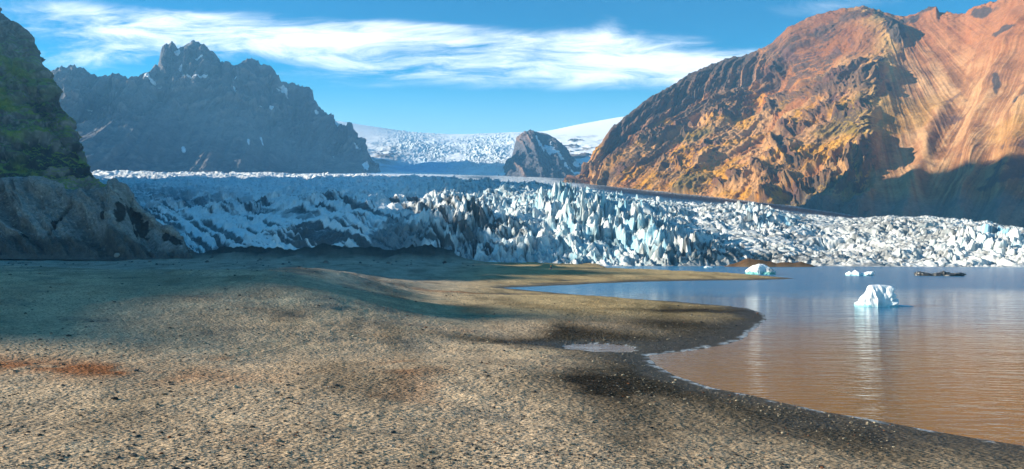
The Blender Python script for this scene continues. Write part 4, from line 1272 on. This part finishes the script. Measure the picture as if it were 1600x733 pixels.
def white_ice(P):
    c = np.empty(P.shape, np.float32)
    c[:] = (0.82, 0.84, 0.85)
    n = fbm(P[..., 0], P[..., 1], P[..., 2], 3, 77)
    c = cmix(c, (0.60, 0.76, 0.82), sst(n, 0.1, 0.6) * 0.6)
    return cmix(c, (0.30, 0.62, 0.68), 1 - sst(P[..., 2] + 0.15 * n, 0.05, 0.42))


def teal_ice(P):
    c = white_ice(P)
    c = cmix(c, (0.20, 0.55, 0.50), 1 - sst(P[..., 2] + 0.25 * fbm(P[..., 0], P[..., 1], 0, 3, 81), 0.5, 1.0))
    rim = bump2(P[..., 0], P[..., 2], 2.6, 1.2, 1.4, 0.8)
    return cmix(c, (0.10, 0.08, 0.07), rim * 0.6)


def dirty_ice(P):
    c = np.empty(P.shape, np.float32)
    c[:] = (0.035, 0.034, 0.033)
    n = fbm(P[..., 0] * 0.9, P[..., 1] * 0.9, P[..., 2] * 2, 4, 78)
    return cmix(c, (0.42, 0.40, 0.36), sst(n, 0.15, 0.55) * 0.8)


k = 87.0 / F
b1 = [(-2.6, -0.4), (-2.62, 0.10), (-2.35, 0.45), (-1.75, 1.25), (-1.35, 1.85), (-1.15, 2.45), (-0.8, 2.66), (0.1, 2.72), (0.8, 2.66), (1.65, 2.60), (2.0, 2.3), (1.9, 1.85), (2.10, 1.45), (2.0, 1.2), (2.45, 0.75), (2.3, 0.15), (2.3, -0.4)]
berg('iceberg', b1, 1370, 478, 1.7, 'tall white iceberg with flat top floating in the open lake', white_ice, 0.13, 3, y=87)
sh = [(-1.6, -0.3), (-1.6, 0.10), (0, 0.16), (1.2, 0.10), (1.6, 0.02), (1.6, -0.3)]
berg('ice_floe', sh, 1406, 477.5, 0.7, 'thin flat ice floe lying beside the tall white iceberg', white_ice, 0.03, 5, y=86.6)['category'] = 'ice floe'
b2 = [(-4.0, -0.5), (-4.1, 0.9), (-3.3, 1.5), (-2.6, 2.2), (-1.5, 2.6), (-0.4, 3.0), (1.2, 2.75), (2.4, 2.0), (3.5, 1.3), (4.1, 1.0), (4.0, -0.5)]
berg('iceberg', b2, 1188, 428, 2.6, 'white iceberg with green waterline off the tip of the sand spit', teal_ice, 0.22, 7, y=194)
b3 = [(-3.4, -0.4), (-3.4, 0.5), (-2.6, 1.1), (-1.9, 0.75), (-1.2, 1.45), (-0.5, 1.2), (0.2, 0.65), (1.2, 0.75), (2.2, 1.1), (3.2, 1.15), (3.5, 0.6), (2.8, -0.4)]
berg('iceberg', b3, 1343, 430.5, 1.8, 'low small white iceberg with two humps in the far lake', white_ice, 0.16, 9, y=184)
b4 = [(-6.0, -0.4), (-6.1, 0.7), (-5.0, 1.1), (-3.4, 0.9), (-2.2, 0.55), (-0.8, 0.75), (0.5, 1.0), (1.0, 1.5), (1.5, 1.0), (3.2, 0.7), (5.2, 0.9), (6.1, 0.55), (5.6, -0.4)]
berg('iceberg', b4, 1468, 431, 2.0, 'long black dirt covered iceberg lying low in the far lake', dirty_ice, 0.2, 11, y=182)
b5 = [(-1.7, -0.3), (-1.7, 0.4), (-0.8, 0.8), (0.4, 0.7), (1.6, 0.4), (1.7, -0.3)]
berg('iceberg', b5, 1107, 418.5, 1.0, 'tiny white iceberg close to the ice front past the sand spit', white_ice, 0.12, 13, y=254)


# ------------------------------------------------------------------ the walker on the far sand
def flat_mat(name, c, rough=0.8):
    m, n = mat_new(name)
    geo = n.n('ShaderNodeNewGeometry')
    nz = n.noise(geo.outputs['Position'], 9.0, 3)
    kk = n.m('ADD', 0.8, n.m('MULTIPLY', nz, 0.4))
    col = n.mix(1.0, (*c, 1), n.n('ShaderNodeCombineXYZ', X=kk, Y=kk, Z=kk).outputs[0], 'MULTIPLY')
    n.n('ShaderNodeOutputMaterial', Surface=n.n('ShaderNodeBsdfPrincipled', Base_Color=col, Roughness=rough))
    return m


def skin_mesh(name, pts, edges, rad, mat, parent=None, root=0, sub=2):
    me = bpy.data.meshes.new(name)
    me.from_pydata(pts, edges, [])
    o = bpy.data.objects.new(name, me)
    C.objects.link(o)
    md = o.modifiers.new('skin', 'SKIN')
    for i, r_ in enumerate(rad):
        sv = me.skin_vertices[0].data[i]
        sv.radius = r_ if isinstance(r_, tuple) else (r_, r_)
        sv.use_root = i == root
    o.modifiers.new('sub', 'SUBSURF').levels = sub
    o.modifiers['sub'].render_levels = sub
    bpy.context.view_layer.update()
    dg = bpy.context.evaluated_depsgraph_get()
    m2 = bpy.data.meshes.new_from_object(o.evaluated_get(dg))
    bpy.data.objects.remove(o)
    m2.materials.clear()
    m2.materials.append(mat)
    for p in m2.polygons:
        p.use_smooth = True
    ob = bpy.data.objects.new(name, m2)
    C.objects.link(ob)
    if parent:
        ob.parent = parent
    return ob


def build_person():
    skin = flat_mat('skin', (0.50, 0.30, 0.21), 0.6)
    orange = flat_mat('orange_cloth', (0.65, 0.24, 0.03))
    blue = flat_mat('blue_cloth', (0.06, 0.07, 0.16))
    green = flat_mat('green_cloth', (0.08, 0.55, 0.22))
    brown = flat_mat('boot_leather', (0.06, 0.03, 0.02))
    y = 208.0
    x = (861 - 800) / F * y
    z = float(ground_z(np.array([x]), np.array([y]))[0][0])
    # one continuous body: pelvis, spine, neck, head, two arms, two legs mid-stride
    pts = [(0, 0, 0.95), (0, 0, 1.12), (0, 0.01, 1.33), (0, 0.01, 1.48), (0, 0, 1.56), (0, -0.02, 1.66), (0, -0.01, 1.75),
           (0.19, 0, 1.43), (0.25, 0.05, 1.15), (0.24, -0.08, 0.92), (0.24, -0.12, 0.84), (-0.19, 0, 1.43), (-0.26, -0.03, 1.16), (-0.24, -0.17, 0.98), (-0.23, -0.22, 0.92),
           (0.10, 0, 0.90), (0.12, -0.10, 0.50), (0.12, 0.02, 0.09), (0.12, -0.14, 0.04), (-0.10, 0, 0.90), (-0.11, 0.06, 0.50), (-0.11, 0.22, 0.10), (-0.11, 0.08, 0.04)]
    ed = [(0, 1), (1, 2), (2, 3), (3, 4), (4, 5), (5, 6), (3, 7), (7, 8), (8, 9), (9, 10), (3, 11), (11, 12), (12, 13), (13, 14), (0, 15), (15, 16), (16, 17), (17, 18), (0, 19), (19, 20), (20, 21), (21, 22)]
    rad = [(0.15, 0.11), (0.14, 0.10), (0.17, 0.115), (0.11, 0.08), 0.055, 0.105, 0.085, 0.07, 0.05, 0.036, 0.035, 0.07, 0.05, 0.036, 0.035, 0.09, 0.06, 0.042, 0.035, 0.09, 0.06, 0.042, 0.035]
    body = skin_mesh('person', pts, ed, rad, skin)
    body.location = (x, y, z)
    body.rotation_euler = (0, 0, R(35))
    tag(body, 'walker in orange jacket and green hat on the far sand by the ice', 'person')
    grow = lambda r_, g_: tuple(q + g_ for q in r_) if isinstance(r_, tuple) else r_ + g_

    def wear(name, ids, gr, mat):
        mp = {a: i for i, a in enumerate(ids)}
        e = [(mp[a], mp[b]) for a, b in ed if a in mp and b in mp]
        return skin_mesh(name, [pts[i] for i in ids], e, [grow(rad[i], gr) for i in ids], mat, body)

    wear('jacket', [0, 1, 2, 3, 7, 8, 9, 11, 12, 13], 0.03, orange)
    wear('trousers', [0, 15, 16, 17, 19, 20, 21], 0.028, blue)
    wear('boot', [17, 18], 0.035, brown)
    wear('boot', [21, 22], 0.035, brown)
    h = skin_mesh('hat', [(0, -0.01, 1.70), (0, 0, 1.78), (0, 0, 1.83)], [(0, 1), (1, 2)], [0.125, 0.115, 0.06], green, body)
    bk = skin_mesh('backpack', [(0, 0.17, 1.08), (0, 0.20, 1.25), (0, 0.17, 1.44)], [(0, 1), (1, 2)], [(0.13, 0.09), (0.16, 0.12), (0.13, 0.08)], green, body)


build_person()

# ------------------------------------------------------------------ the air
hb = np.array([(x, y, z) for x in (-2900, 2900) for y in (-120, 4700) for z in (-12, 960)], float)
hf = np.array([(0, 1, 3, 2), (4, 6, 7, 5), (0, 4, 5, 1), (2, 3, 7, 6), (0, 2, 6, 4), (1, 5, 7, 3)])
mh, n = mat_new('haze_air')
pv = n.n('ShaderNodeVolumePrincipled', Color=(0.22, 0.60, 1.0, 1), Density=0.00013, Anisotropy=0.1)
n.n('ShaderNodeOutputMaterial', Volume=pv)
hz = mesh_from('haze', hb, hf, mh, smooth=False)
tag(hz, None, None, None, 'stuff')
